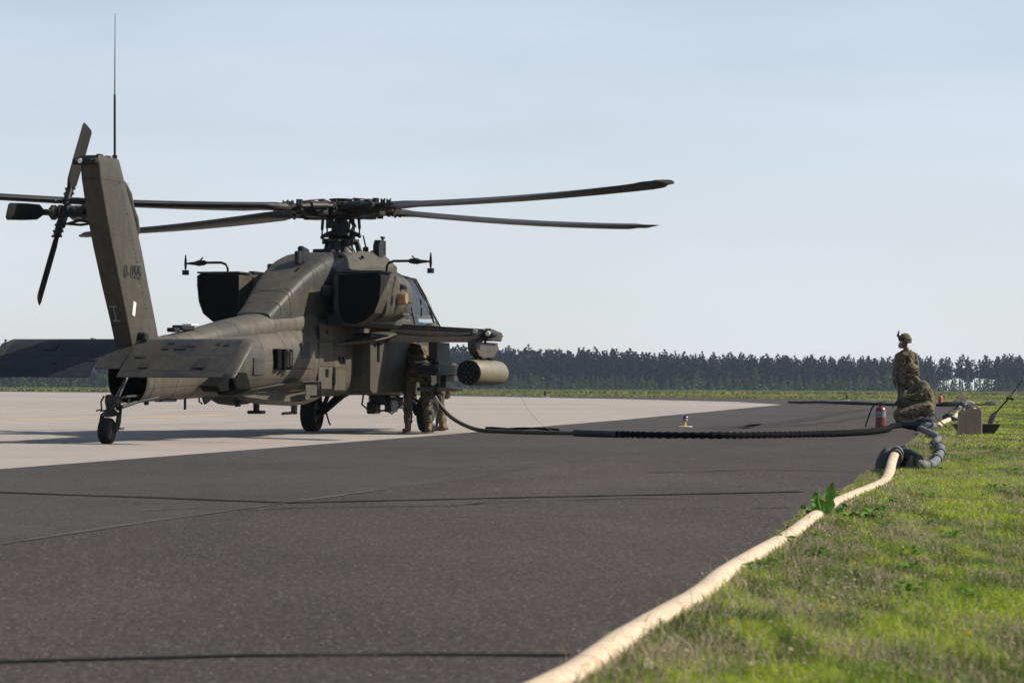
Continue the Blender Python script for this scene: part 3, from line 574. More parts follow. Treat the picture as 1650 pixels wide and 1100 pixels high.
# engines: nacelle, exhaust suppressor box, side details
for s in (-1, 1):
    def ns(x, yc, zc, hy, hz, e, k=28): return [(x, s * y, z) for x, y, z in [(x, yc + hy * math.copysign(abs(math.cos(t)) ** (2 / e), math.cos(t)), zc + hz * math.copysign(abs(math.sin(t)) ** (2 / e), math.sin(t))) for t in [2 * math.pi * j / k for j in range(k)]]]
    mb = MB(); mb.rings([ns(-2.05, 1.04, 2.12, .43, .38, 3.4), ns(-1.65, 1.04, 2.14, .44, .385, 3.2), ns(-1.25, 1.03, 2.15, .45, .385, 2.9), ns(-.9, 1.02, 2.15, .45, .385, 2.7), ns(-.72, 1.02, 2.16, .43, .37, 2.5), ns(-.60, 1.01, 2.17, .37, .32, 2.4), ns(-.54, 1.0, 2.18, .27, .24, 2.2)])
    nac = part(mb, 'engine_nacelle', P_)
    mb = MB()
    for x in (-1.40, -1.10): mb.rings([ns(x - .012, 1.03, 2.15, .457, .39, 2.85), ns(x + .012, 1.03, 2.15, .457, .39, 2.85)], caps=False)
    mb.box((-1.1, s * 1.484, 2.08), (.7, .012, .012)); part(mb, 'nacelle_seam', M['mark'], nac)
    # suppressor box, rear opening: outer side slants in towards the bottom
    def ex(x, sc=1.0, dy=0.0):
        P = [(.80, 2.46), (1.42, 2.49), (1.49, 2.45), (1.49, 2.30), (1.46, 2.05), (1.39, 1.87), (1.24, 1.75), (1.06, 1.69), (.90, 1.71), (.82, 1.82), (.80, 2.1)]
        k_ = min(1.0, max(0.0, (-1.5 - x) / .9)); P = [(a_ - (.2 * (1 - k_) if a_ < 1.0 else 0), b_) for a_, b_ in P]
        cy = sum(p[0] for p in P) / len(P); cz = sum(p[1] for p in P) / len(P)
        return [(x, s * (cy + (p[0] - cy) * sc + dy), cz + (p[1] - cz) * sc) for p in P]
    mb = MB(); mb.rings([ex(-2.42), ex(-2.15), ex(-1.85), ex(-1.6)], caps=False); mb.rings([ex(-2.42), ex(-2.42, .985), ex(-2.0, .92)], caps=False); sup = part(mb, 'exhaust_suppressor', P_, H, 30)
    mb = MB(); mb.rings([ex(-2.405, .975), ex(-2.0, .90)], caps=True); part(mb, 'exhaust_core', M['soot_hollow'], sup)
    mb = MB(); mb.box((-2.12, s * 1.14, 2.50), (.62, .70, .028)); part(mb, 'heat_shield', PG, sup)
    mb = MB(); mb.tube([(-1.52, s * 1.44, 2.12), (-1.54, s * 1.56, 2.12), (-1.54, s * 1.62, 2.12)], [.10, .10, .085], 14); part(mb, 'drain_cap', M['copper'], nac)
    mb = MB(); mb.tube([(-1.35, s * 1.46, 2.32), (-1.4, s * 1.54, 2.28)], .04, 8); mb.box((-1.15, s * 1.46, 1.88), (.30, .05, .04), bev=.01); mb.box((-1.75, s * .66, 2.2), (.4, .2, .5)); part(mb, 'bracket', PW, nac)
    mb = MB(); mb.box((-1.25, s * .84, 1.78), (1.7, .70, .20), bev=.06); mb.box((-1.1, s * .62, 2.20), (1.4, .3, .62), bev=.05); mb.box((-1.9, s * .5, 2.22), (.5, .16, .16), bev=.02); part(mb, 'engine_pylon_shade_box', PG, H)  # lowest box added to cast shade on the side wall below
    # air data boom on top of the nacelle
    y0 = s * 1.46; mb = MB(); mb.tube([(-1.6, y0 - s * .15, 2.45), (-1.6, y0 - s * .15, 2.60), (-1.6, y0 - s * .12, 2.66), (-1.6, y0 - s * .04, 2.69), (-1.6, y0 + s * .2, 2.69)], .020, 8)
    mb.tube([(-1.6, y0 + s * .2, 2.69), (-1.6, y0 + s * .24, 2.69), (-1.6, y0 + s * .34, 2.685), (-1.6, y0 + s * .40, 2.68), (-1.6, y0 + s * .56, 2.68)], [.02, .040, .048, .03, .012], 8)
    mb.tube([(-1.6, y0 + s * .34, 2.70), (-1.62, y0 + s * .26, 2.77)], .012, 6); mb.tube([(-1.6, y0 + s * .56, 2.82), (-1.6, y0 + s * .56, 2.74), (-1.6, y0 + s * .56, 2.66), (-1.6, y0 + s * .56, 2.58)], [.008, .02, .024, .014], 8)
    mb.tube([(-1.6, y0 + s * .56, 2.575), (-1.6, y0 + s * .56, 2.50)], .055, 12); part(mb, 'air_data_probe', BK, H)
mb = MB(); mb.box((-1.0, .74, 2.60), (.25, .2, .18), bev=.02); mb.box((-1.5, .80, 2.50), (.8, .1, .08)); part(mb, 'intake_box', BK)
mb = MB(); mb.tube([(-.5, .40, 2.6), (-.5, .40, 2.74), (-.5, .40, 2.84)], [.03, .016, .012], 6); mb.ball((-.5, .40, 2.84), .02, 6, 4); part(mb, 'whip_stub', BK)
mb = MB()
for i in range(7): mb.tube([(-2.3 + .04 * i, .58 + .025 * i, 1.82 + .07 * (i % 3)), (-2.1, .60 + .02 * i, 1.98 + .04 * i), (-1.9, .66, 2.05 + .03 * i)], .024, 6)
part(mb, 'exhaust_plumbing', BK)
# avionics bay (side sponsons)
for s in (-1, 1):
    mb = MB(); mb.prism([(-1.0, .72), (-.9, .66), (3.0, .68), (3.25, .80), (3.25, 1.30), (3.0, 1.48), (-.9, 1.60), (-1.0, 1.56)], s * .48, s * .85, 1); bay = part(mb, 'avionics_bay', P_, H, 25)
    mb = MB(); mb.box((-1.006, s * .64, 1.12), (.014, .14, .42)); part(mb, 'vent_hatch', M['mark'], bay)
    mb = MB(); mb.box((-.62, s * .857, 1.32), (.10, .012, .34)); mb.box((-.80, s * .857, 1.4), (.05, .012, .05)); part(mb, 'slot', M['soot_hollow'], bay)  # flat black strips, slot shade painted as colour
# wing root fairings and wings
def wring(y, le, te, th, n=9, tb=.012):
    up = []; lo = []
    for i in range(n + 1):
        t_ = i / n; x = le[0] + (te[0] - le[0]) * t_; z = le[1] + (te[1] - le[1]) * t_; h_ = th * (2.2 * math.sqrt(t_) * (1 - t_) + .0) + tb * t_
        up.append((x, y, z + h_)); lo.append((x, y, z - h_ * .8))
    return up + lo[::-1][:-1]
for s in (-1, 1):
    mb = MB(); mb.rings([wring(s * .5, (1.25, 1.62), (-.10, 1.62), .10, tb=.155), wring(s * .85, (1.22, 1.61), (-.10, 1.615), .09, tb=.150), wring(s * 2.42, (1.10, 1.58), (-.06, 1.57), .06, tb=.105)])
    wing = part(mb, 'stub_wing', PW, H, 40)
    mb = MB(); mb.rings([[(-.06, s * .9, 1.775), (-.06, s * .9, 1.465), (-.30, s * .9, 1.465), (-.28, s * .9, 1.49)], [(-.04, s * 2.40, 1.672), (-.04, s * 2.40, 1.465), (-.24, s * 2.40, 1.465), (-.22, s * 2.40, 1.49)]]); part(mb, 'flap', PW, wing)
    mb = MB()
    for i in range(22): y = .95 + i * .065; mb.box((-.130 + .02 * i / 22, s * y, 1.69 - .055 * i / 22), (.012, .010, .010), bev=.002)
    mb.rings([[(-.172, s * .95, 1.640), (-.178, s * .95, 1.632), (-.17, s * .95, 1.63)], [(-.142, s * 2.38, 1.575), (-.148, s * 2.38, 1.567), (-.14, s * 2.38, 1.565)]])
    part(mb, 'flap_hinge_line', M['mark'], wing)
    mb = MB(); mb.box((-.095, s * 2.29, 1.635), (.02, .07, .07), Matrix.Rotation(R(-s * 18), 3, 'X'), bev=.003); part(mb, 'formation_light', M['white'], wing)
    mb = MB(); mb.box((.4, s * 2.43, 1.57), (.9, .08, .15), bev=.035); mb.tube([(-.10, s * 2.46, 1.6), (.1, s * 2.46, 1.6)], .06, 8); part(mb, 'wing_tip', PG, wing)
    mb = MB(); mb.tube([(.0, s * 2.56, 1.60), (-.16, s * 2.54, 1.60), (-.26, s * 2.56, 1.60), (-.30, s * 2.56, 1.6)], [.07, .085, .08, .04], 14); mb.tube([(-.1, s * 2.50, 1.58), (-.16, s * 2.48, 1.52), (-.1, s * 2.46, 1.45)], .02, 6); mb.tube([(-.12, s * 2.48, 1.68), (-.18, s * 2.50, 1.6), (-.08, s * 2.50, 1.5)], .014, 6); nl = part(mb, 'navigation_light', BK, wing)
    mb = MB(); mb.tube([(-.295, s * 2.56, 1.60), (-.325, s * 2.56, 1.60)], [.045, .035], 10); part(mb, 'lamp_glass', M['lens'], nl)
    # pointed fairing trailing from the wing root
    fr = [(-2.0, .63, 1.40, .01, .01), (-1.7, .65, 1.42, .06, .03), (-1.3, .70, 1.455, .13, .045), (-.9, .75, 1.49, .19, .055), (-.55, .77, 1.53, .23, .055), (-.3, .77, 1.575, .25, .045), (-.12, .77, 1.60, .26, .04)]
    mb = MB(); mb.rings([[(q[0], s * (q[1] + q[3] * math.cos(t)), q[2] + q[4] * math.sin(t)) for t in [2 * math.pi * j / 16 for j in range(16)]] for q in [tuple(v) for v in spl(fr, 4)]]); part(mb, 'wing_root_fairing', P_, H, 50)
    # pylons
    for yy, nm in ((1.52, 0), (2.3, 1)):
        mb = MB(); xf = .95 if nm else 1.0
        mb.prism([(-.30, 1.47), (xf, 1.47), (xf, 1.36), (.72, 1.24), (.12, 1.22), (-.12, 1.26), (-.30, 1.36)] if nm else [(.12, 1.47), (.82, 1.47), (.86, 1.12), (.75, 1.06), (.28, 1.08), (.14, 1.2)], s * (yy - .07), s * (yy + .07), 1)
        py = part(mb, 'pylon', PW, H, 25)
        mb = MB()
        for x in (.1, .22, .55, .66):
            for dy in (-.05, .05): mb.box((x, s * (yy + dy), 1.205 if nm else 1.18), (.05, .04, .09), bev=.01)
        mb.box((.38, s * yy, 1.215 if nm else 1.16), (.9, .05, .05)); mb.tube([(-.1, s * yy, 1.22), (.0, s * (yy - .1), 1.19), (.15, s * (yy - .06), 1.2)], .012, 6); part(mb, 'sway_brace', BK, py)
    # 19-tube rocket pod, rear end open
    yc, zc, r0 = s * 2.3, .985, .205
    mb = MB(); mb.tube([(1.30, yc, zc), (1.27, yc, zc), (1.15, yc, zc), (.9, yc, zc), (-.44, yc, zc), (-.46, yc, zc)], [.12, .165, .195, r0, r0, r0 - .01], 40); pod = part(mb, 'rocket_pod', M['pod'], H, 40)
    mb = MB(); mb.tube([(-.462, yc, zc), (-.475, yc, zc)], [r0 - .004, r0 - .008], 40); part(mb, 'end_plate', PG, pod)
    pos = [(0, 0)] + [(.078 * math.cos(R(60 * j)), .078 * math.sin(R(60 * j))) for j in range(6)] + [(.153 * math.cos(R(30 * j + 15)), .153 * math.sin(R(30 * j + 15))) for j in range(12)]
    tubeme = None
    for (dy, dz) in pos:
        if tubeme is None:
            q = MB(); q.tube([(0, 0, 0), (-.022, 0, 0)], .037, 16, False); q.tube([(-.022, 0, 0), (-.0221, 0, 0)], [.037, .030], 16, False); q.tube([(-.022, 0, 0), (.0, 0, 0)], .030, 16, False); q.F.append(tuple(range(len(q.V) - 16, len(q.V)))); q.M.append(0)
            to = part(q, 'launch_tube', M['soot_hollow'], pod); tubeme = to.data
        else:
            to = bpy.data.objects.new('launch_tube', tubeme); COL.objects.link(to); to.parent = pod
        to.location = (-.474, yc + dy, zc + dz)
    # empty missile launcher rail under the inner pylon
    mb = MB(); mb.box((.5, s * 1.52, 1.08), (1.5, .30, .07), bev=.02); mb.box((.5, s * 1.38, 1.0), (1.55, .06, .12)); mb.box((.5, s * 1.66, 1.0), (1.55, .06, .12)); mb.box((.55, s * 1.38, .72), (1.45, .06, .06)); mb.box((.55, s * 1.66, .72), (1.45, .06, .06)); mb.box((.9, s * 1.52, .86), (.4, .10, .26))
    mb.tube([(-.18, s * 1.68, 1.04), (-.30, s * 1.70, 1.02), (-.32, s * 1.70, .98)], [.05, .05, .03], 10); part(mb, 'launcher_rail', BK, H)
    mb = MB(); mb.tube([(-.2, s * 1.62, 1.10), (-.26, s * 1.50, 1.12), (-.2, s * 1.4, 1.08)], .018, 6); mb.box((-.2, s * 1.45, 1.15), (.14, .2, .03)); part(mb, 'rail_connector', M['steel'], H)
# canopy
def cx(q): return q
fr_pts = {}
ridge = [(1.6, 2.66), (2.5, 2.62), (3.1, 2.60), (3.7, 2.30), (4.25, 1.95), (4.45, 1.72)]
sill = [(1.6, 1.80), (2.5, 1.80), (3.1, 1.78), (3.7, 1.72), (4.25, 1.66), (4.45, 1.62)]
for s in (-1, 1):
    V = [(x, s * .28, z) for x, z in ridge] + [(x, s * .47, z) for x, z in sill]; F = [(i, i + 1, 7 + i, 6 + i) for i in range(5)]
    part(MB().add(V, F), 'side_glass', M['glass'], H, None)
    mb = MB(); mb.tube([(x, s * .285, z) for x, z in ridge], .016, 6); mb.tube([(x, s * .475, z) for x, z in sill], .016, 6)
    for i in (0, 1, 3, 5): mb.tube([(ridge[i][0], s * .285, ridge[i][1]), (sill[i][0], s * .475, sill[i][1])], .016, 6)
    mb.tube([(3.0, s * .29, 2.58), (4.2, s * .475, 1.66)], .012, 6); part(mb, 'canopy_frame', P_, H)
part(MB().add([(x, sy * .28, z) for sy in (-1, 1) for x, z in ridge], [(i, i + 1, 7 + i, 6 + i) for i in range(5)]), 'windscreen', M['glass'], H, None)
mb = MB(); mb.tube([(3.42, -.20, 2.47), (3.45, -.20, 2.53), (3.6, -.2, 2.45)], .016, 6); mb.box((3.3, -.15, 2.53), (.2, .05, .03)); mb.tube([(2.7, -.49, 2.25), (2.66, -.53, 2.1), (2.75, -.49, 1.95)], .012, 6); part(mb, 'grab_handle', BK)
mb = MB(); mb.rings([[(2.35, -.25, 1.8), (2.35, .25, 1.8), (2.3, .2, 2.2), (2.3, -.2, 2.2)], [(2.55, -.25, 1.8), (2.55, .25, 1.8), (2.45, .2, 2.2), (2.45, -.2, 2.2)]]); mb.rings([[(3.35, -.25, 1.7), (3.35, .25, 1.7), (3.3, .2, 2.0), (3.3, -.2, 2.0)], [(3.55, -.25, 1.7), (3.55, .25, 1.7), (3.45, .2, 2.0), (3.45, -.2, 2.0)]]); mb.box((3.9, 0, 1.78), (.5, .5, .2), bev=.05); part(mb, 'cockpit_seat', PG)
mb = MB(); mb.box((1.35, 0, 2.2), (.8, .85, .9), bev=.15); part(mb, 'rear_deck', P_)
mb = MB()
for i in range(6): mb.box((.35 + .22 * i, -.66 - .03 * (i % 2), 1.80 + .03 * (i % 3)), (.16, .06, .03 + .02 * (i % 2)), Matrix.Rotation(R(14 * ((i % 3) - 1)), 3, 'Y'))
part(mb, 'deck_step', PW)
mb = MB(); mb.box((.9, -.62, 1.80), (1.0, .3, .14), bev=.05); mb.box((2.1, -.55, 1.55), (1.4, .12, .35), bev=.03); part(mb, 'forward_deck', P_)
# nose sensor turret (hidden from the camera but seen from the side)
mb = MB(); mb.tube([(5.2, 0, .72), (5.2, 0, 1.28)], .2, 20); mb.box((5.2, .28, 1.0), (.3, .2, .36), bev=.04); mb.box((5.2, -.28, 1.0), (.3, .2, .36), bev=.04); mb.ball((5.15, 0, 1.42), .15, 14, 8); part(mb, 'sensor_turret', PG)
# chain gun under the nose
gn = MB(); gn.box((2.25, 0, .56), (.7, .34, .22), bev=.04); gn.tube([(2.25, 0, .72), (2.25, 0, .6)], .28, 16); gn.box((2.15, -.16, .44), (.36, .12, .22)); gn.box((2.0, .1, .40), (.3, .16, .2), bev=.02); gun = part(gn, 'chain_gun', M['gunmetal'])
q = MB(); q.tube([(2.4, 0, .46), (3.0, 0, .42), (4.1, 0, .36)], [.05, .035, .03], 10); part(q, 'barrel', M['gunmetal'], gun)
q = MB(); q.tube([(1.72, .18, .66), (1.68, .2, .46), (1.80, .12, .36), (2.1, .0, .35), (2.45, -.06, .37), (2.9, -.16, .46), (3.2, -.2, .62)], .016, 8); q.tube([(2.1, -.1, .35), (2.25, -.14, .30), (2.5, -.16, .38), (2.8, -.18, .5)], .013, 8); part(q, 'gun_cradle', M['gunmetal'], gun)
q = MB()
for i in range(9): q.tube([(1.9 + .08 * i, -.18, .66 - .01 * i), (1.95 + .08 * i, -.22, .54), (1.98 + .09 * i, -.16, .46)], .018, 6)
part(q, 'feed_chute', M['gunmetal'], gun)
q = MB(); q.box((2.05, -.225, .62), (.26, .01, .09)); part(q, 'data_plate', M['label'], gun)
# main landing gear
for s in (-1, 1):
    mb = MB(); mb.tube([(2.1, s * .42, .78), (1.85, s * .62, .62), (1.50, s * .82, .34)], [.085, .075, .06], 12); mb.tube([(1.25, s * .5, .95), (1.45, s * .80, .42)], [.045, .035], 10); mb.tube([(1.05, s * .70, .56), (1.25, s * .82, .60), (1.5, s * .86, .50)], .025, 8)
    mb.tube([(1.49, s * .80, .33), (1.49, s * 1.0, .32)], .05, 12); mb.tube([(1.55, s * .80, .36), (1.7, s * .78, .14), (1.74, s * .78, .12)], .016, 6); gear = part(mb, 'main_gear_leg', BK)
    def wheel(x, y, r, w, par):
        q = MB(); n = 36; prof = [(.62, -.46), (.80, -.5), (.93, -.46), (.985, -.34), (1.0, -.15), (1.0, .15), (.985, .34), (.93, .46), (.80, .5), (.62, .46)]
        q.rings([[(x + r * a * math.cos(2 * math.pi * j / n), y + b_ * w, r + r * a * math.sin(2 * math.pi * j / n)) for j in range(n)] for a, b_ in prof], caps=False)
        ty = part(q, 'tyre', M['tyre'], par, 50)
        q = MB(); 
        for b_ in (-.17, -.06, .06, .17): q.rings([[(x + r * 1.001 * math.cos(2 * math.pi * j / n), y + (b_ + e) * w, r + r * 1.001 * math.sin(2 * math.pi * j / n)) for j in range(n)] for e in (-.012, .012)], caps=False)
        part(q, 'tread_groove', M['soot_hollow'], par)  # black bands on the tread, groove shade put into the colour
        q = MB(); q.rings([[(x + r * a * math.cos(2 * math.pi * j / n), y + b_ * w, r + r * a * math.sin(2 * math.pi * j / n)) for j in range(n)] for a, b_ in [(.2, -.42), (.25, -.30), (.5, -.28), (.6, -.42), (.64, -.46), (.64, .46), (.6, .42), (.5, .28), (.25, .30), (.2, .42)]])
        for j in range(6):
            a = 2 * math.pi * j / 6; q.cyl((x + r * .38 * math.cos(a), y - .36 * w, r + r * .38 * math.sin(a)), (x + r * .38 * math.cos(a), y + .36 * w, r + r * .38 * math.sin(a)), .05 * r, n=6)
        part(q, 'rim', M['rim'], par)
    wheel(1.49, s * 1.015, .315, .235, gear)
# tail wheel
tg = MB(); tg.tube([(-8.98, .0, .44), (-8.98, 0, .56), (-8.98, 0, .62), (-8.98, 0, .64)], [.055, .075, .07, .05], 12); tg.box((-8.93, 0, .56), (.16, .16, .12), bev=.03); tg.tube([(-8.95, 0, .50), (-8.7, 0, .56)], .05, 10)
for s in (-1, 1):
    tg.tube([(-8.9, s * .05, .60), (-8.3, s * .17, .63), (-8.0, s * .2, .66)], [.020, .018, .018], 8); tg.tube([(-8.88, s * .05, .46), (-8.4, s * .14, .55), (-7.9, s * .2, .60)], [.028, .024, .024], 8)
    tg.tube([(-8.6, s * .09, .60), (-8.62, s * .09, .51)], .014, 6)
    tg.tube([(-8.98, s * .045, .42), (-8.98, s * .115, .37), (-9.04, s * .115, .24), (-9.08, s * .112, .17)], [.03, .03, .024, .03], 8)
tg.tube([(-8.98, 0, .38), (-9.0, 0, .45)], [.115, .06], 12); tg.box((-8.05, -.1, .56), (.06, .06, .12)); tg = part(tg, 'tail_gear_leg', M['hub'])
q = MB(); q.tube([(-8.90, -.04, .56), (-8.72, -.04, .72), (-8.52, -.04, .90)], [.032, .026, .020], 10); part(q, 'shock_strut', M['steel'], tg)
q = MB(); q.tube([(-8.84, -.08, .50), (-8.95, -.115, .30), (-9.02, -.12, .19)], [.022, .020, .02], 8); q.box((-8.96, -.14, .20), (.1, .05, .02)); part(q, 'tow_link', BK, tg)
q = MB(); q.tube([(-9.05, .06, .62), (-9.1, .08, .55), (-9.1, .07, .45), (-9.12, .14, .43)], .012, 6); q.tube([(-8.98, .0, .44), (-9.16, .06, .43)], .012, 6); part(q, 'brake_line', BK, tg)
wheel(-9.09, 0, .172, .135, tg)
# vertical fin
fz = [1.25, 1.60, 2.05, 2.55, 3.0, 3.38, 3.60, 3.68]; te = [-8.55, -8.73, -8.98, -9.25, -9.46, -9.61, -9.66, -9.62]; le = [-7.42, -7.59, -7.83, -8.08, -8.35, -8.64, -8.78, -8.82]; ht = [.125, .128, .136, .14, .140, .136, .132, .11]
def fin_ring(z, t0, l0, h_):
    L_ = l0 - t0; pf = [(0, .94), (.010, .99), (.06, 1.0), (.35, 1.0), (.62, .93), (.82, .75), (.93, .5), (.985, .2)]
    return [(t0 + L_ * a, -h_ * b_, z) for a, b_ in pf] + [(t0 + L_ * a, h_ * b_, z) for a, b_ in pf[::-1]]
mb = MB(); mb.rings([fin_ring(*q) for q in zip(fz, te, le, ht)]); fin = part(mb, 'tail_fin', M['paint_fin'], H, 28)
def te_at(z): return float(np.interp(z, fz, te))
def le_at(z): return float(np.interp(z, fz, le))
mb = MB(); mb.tube([(-9.62, .03, 3.60), (-9.2, .03, 3.62), (-8.9, .02, 3.62)], [.075, .07, .05], 12); part(mb, 'fin_cap', M['paint_fin'], fin)
mb = MB(); mb.box((-9.66, .05, 3.60), (.14, .33, .085), bev=.03); mb.box((-9.62, .05, 3.645), (.1, .2, .03)); tl = part(mb, 'tail_light', BK, fin)
for y in (-.045, .10, .17):
    q = MB(); q.tube([(-9.725, y, 3.60), (-9.745, y, 3.60)], [.034, .028], 12); part(q, 'lamp_glass', M['lens'] if y == .10 else BK, tl)
for x in (-9.35, -9.1): q = MB(); q.box((x, 0, 3.69), (.1, .07, .05), bev=.015); part(q, 'warning_receiver', BK, fin)
mb = MB()
for (f0, step) in ((.60, .055), (.12, .075)):
    z = 1.5
    while z < 3.4:
        x = te_at(z) + (le_at(z) - te_at(z)) * f0; yy = -float(np.interp(z, fz, ht)) * (1.0 if f0 < .4 else .945) - .001; s_ = random.choice([.011, .013, .013, .024])
        mb.box((x, yy, z), (s_, .006, s_), bev=.002); z += step
for i in range(24):
    x = -9.55 + i * .036; mb.box((x, -.1370, 3.385), (.01, .005, .008), bev=.002)
tag(part(mb, 'rivet_row', M['mark'], fin), kind='stuff')
mb = MB(); mb.box((-9.6, 0, 3.385), (.03, .26, .010), bev=.003); part(mb, 'panel_seam', PG, fin)
mb = MB(); mb.box((te_at(1.80) + .30, -.1345, 1.76), (.09, .004, .19), Matrix.Rotation(R(14), 3, 'Y'), bev=.001); part(mb, 'white_plate', M['white'], fin)
q = [(z_, le_at(z_)) for z_ in (3.45, 3.36, 3.25, 3.1, 2.95, 2.8, 2.7)]
mb = MB(); mb.tube([(a + b_, 0, z) for (z, a), b_ in zip(q, (-.03, .02, .055, .02, .045, .03, -.02))], [.03, .06, .07, .065, .07, .06, .03], 12); part(mb, 'gearbox_fairing', M['paint_fin'], fin, 60)
mb = MB(); mb.tube([(-8.88, 0, 3.66), (-8.88, 0, 3.74)], .035, 8); mb.tube([(-8.88, 0, 3.7), (-8.89, 0, 4.5)], [.017, .015], 8); mb.tube([(-8.89, 0, 4.5), (-8.89, 0, 4.54), (-8.89, 0, 5.58)], [.02, .009, .004], 6); part(mb, 'whip_antenna', BK, fin)
# stencilled marks
def text_part(s_, size, loc, rot, m, par, name='stencil'):
    c = bpy.data.curves.new('t', 'FONT'); c.body = s_; c.size = size; c.extrude = .002; c.space_character = 1.05
    o = bpy.data.objects.new('t', c); COL.objects.link(o); dg = bpy.context.evaluated_depsgraph_get(); me = bpy.data.meshes.new_from_object(o.evaluated_get(dg)); bpy.data.objects.remove(o)
    me.materials.clear(); me.materials.append(m); q = bpy.data.objects.new(name, me); COL.objects.link(q); q.parent = par; q.location = loc; q.rotation_euler = rot; return q
t1 = text_part('0-055', .235, (-8.90, -.1435, 2.16), (R(90), 0, 0), M['mark'], fin); t1.scale = (1.0, 1.02, 1)
for dx, dz in ((.010, 0), (.005, .008)): t2_ = text_part('0-055', .235, (-8.90 + dx, -.1437, 2.16 + dz), (R(90), 0, 0), M['mark'], fin)
# I-shaped mark on the aft face
mb = MB()
xb = te_at(1.66) - .004
for z, w in ((1.60, .10), (1.78, .10)): mb.box((te_at(z) - .006, .03, z), (.004, w, .012), bev=.001)
mb.rings([[(te_at(z) - .007, y, z) for y in (.022, .038)] + [(te_at(z) - .003, y, z) for y in (.038, .022)] for z in (1.60, 1.69, 1.78)]); part(mb, 'stencil', M['label'], fin)
# tail rotor
tr_ = MB(); tr_.tube([(-8.88, .05, 3.01), (-8.88, .3, 3.01)], [.20, .14], 16); tr_.tube([(-8.88, .28, 3.01), (-8.88, .9, 3.01)], .045, 12)
for y in (.30, .42, .60, .76, .86): tr_.tube([(-8.88, y - .02, 3.01), (-8.88, y + .02, 3.01)], .10 if y != .6 else .07, 14)
thub = part(tr_, 'tail_rotor_hub', M['hub'])
mb = MB()
for a in (20, 110, 200, 290):
    d = Vector((math.cos(R(a)), 0, math.sin(R(a)))) * .15
    c0 = Vector((-8.88, 0, 3.01)); mb.tube([c0 + d + Vector((0, .30, 0)), c0 + d * 1.15 + Vector((0, .5, 0)), c0 + d + Vector((0, .82, 0))], [.014, .020, .014], 6); mb.ball(c0 + d + Vector((0, .82, 0)), .03, 8, 5); mb.ball(c0 + d + Vector((0, .32, 0)), .03, 8, 5)
mb.tube([(-8.88, .36, 3.16), (-8.88, .45, 3.13), (-8.88, .62, 3.14), (-8.88, .70, 3.10)], .018, 6); mb.tube([(-8.88, .34, 2.88), (-8.88, .5, 2.90), (-8.88, .66, 2.86)], .02, 6); part(mb, 'pitch_change_rod', BK, thub)
TA = [(R(58), .72), (R(58 + 180), .72), (R(178 + 5), .84), (R(3), .84)]
for a, yy in TA:
    d = Vector((math.cos(a), 0, math.sin(a))); e = Vector((-d.z, 0, d.x)); c0 = Vector((-8.88, yy, 3.01)); RG = []
    for r_, c, th in ((.14, .05, .035), (.30, .06, .035), (.38, .09, .03), (.50, .20, .022), (.9, .22, .018), (1.36, .22, .014), (1.40, .18, .008)):
        pt = R(12) ; ring = []
        for cx_, tz in ((.5, 0), (.42, .8), (.2, 1), (-.2, .6), (-.5, .1), (-.5, -.1), (-.2, -.6), (.2, -1), (.42, -.8)):
            s_ = cx_ * c; ring.append(c0 + d * r_ + e * (s_ * math.cos(pt)) + Vector((0, 1, 0)) * (s_ * math.sin(pt) + tz * th))
        RG.append(ring)
    q = MB(); q.rings(RG); tb = part(q, 'tail_rotor_blade', M['tail_blade'], H, 40)
    q = MB(); rot = Matrix((d, Vector((0, 1, 0)), e)).transposed()
    q.box(c0 + d * .25, (.26, .09, .08), rot, bev=.015); q.box(c0 + d * .12 + Vector((0, -.03, 0)), (.2, .05, .12), rot)
    for k_ in (.2, .3, .38): q.cyl(c0 + d * k_ + Vector((0, -.07, 0)), c0 + d * k_ + Vector((0, .07, 0)), .018, n=6)
    part(q, 'blade_grip', M['hub'], tb)
# stabilator, trailing edge down
def stab_ring(y, lex, lez, tex, tez, th): return wring(y, (lex, lez), (tex, tez), th, 8, .006)
mb = MB()
mb.rings([stab_ring(y, -8.33, 1.37, -9.17, .865, .06) for y in (-1.62, -.16)] ); mb.rings([stab_ring(y, -8.33, 1.37, -8.99, .975, .058) for y in (-.158, .218)])
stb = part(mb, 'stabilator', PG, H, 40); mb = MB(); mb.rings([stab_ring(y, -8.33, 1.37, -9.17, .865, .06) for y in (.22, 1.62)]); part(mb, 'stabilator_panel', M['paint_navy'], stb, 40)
for s in (-1, 1):
    mb = MB(); mb.rings([stab_ring(s * 1.622, -8.33, 1.37, -9.17, .865, .062), stab_ring(s * 1.68, -8.33, 1.372, -9.19, .855, .07), stab_ring(s * 1.74, -8.38, 1.34, -9.19, .855, .06), stab_ring(s * 1.78, -8.5, 1.27, -9.17, .865, .035), stab_ring(s * 1.79, -8.65, 1.18, -9.12, .895, .01)]); part(mb, 'stabilator_tip', PB if s < 0 else PG, stb, 60)
def on_stab(t_): return Vector((-8.33 + (-9.17 + 8.33) * t_, 0, 1.37 + (.865 - 1.37) * t_))
srot = Matrix.Rotation(math.atan2(-(.865 - 1.37), -(-9.17 + 8.33)) * -1, 3, 'Y')
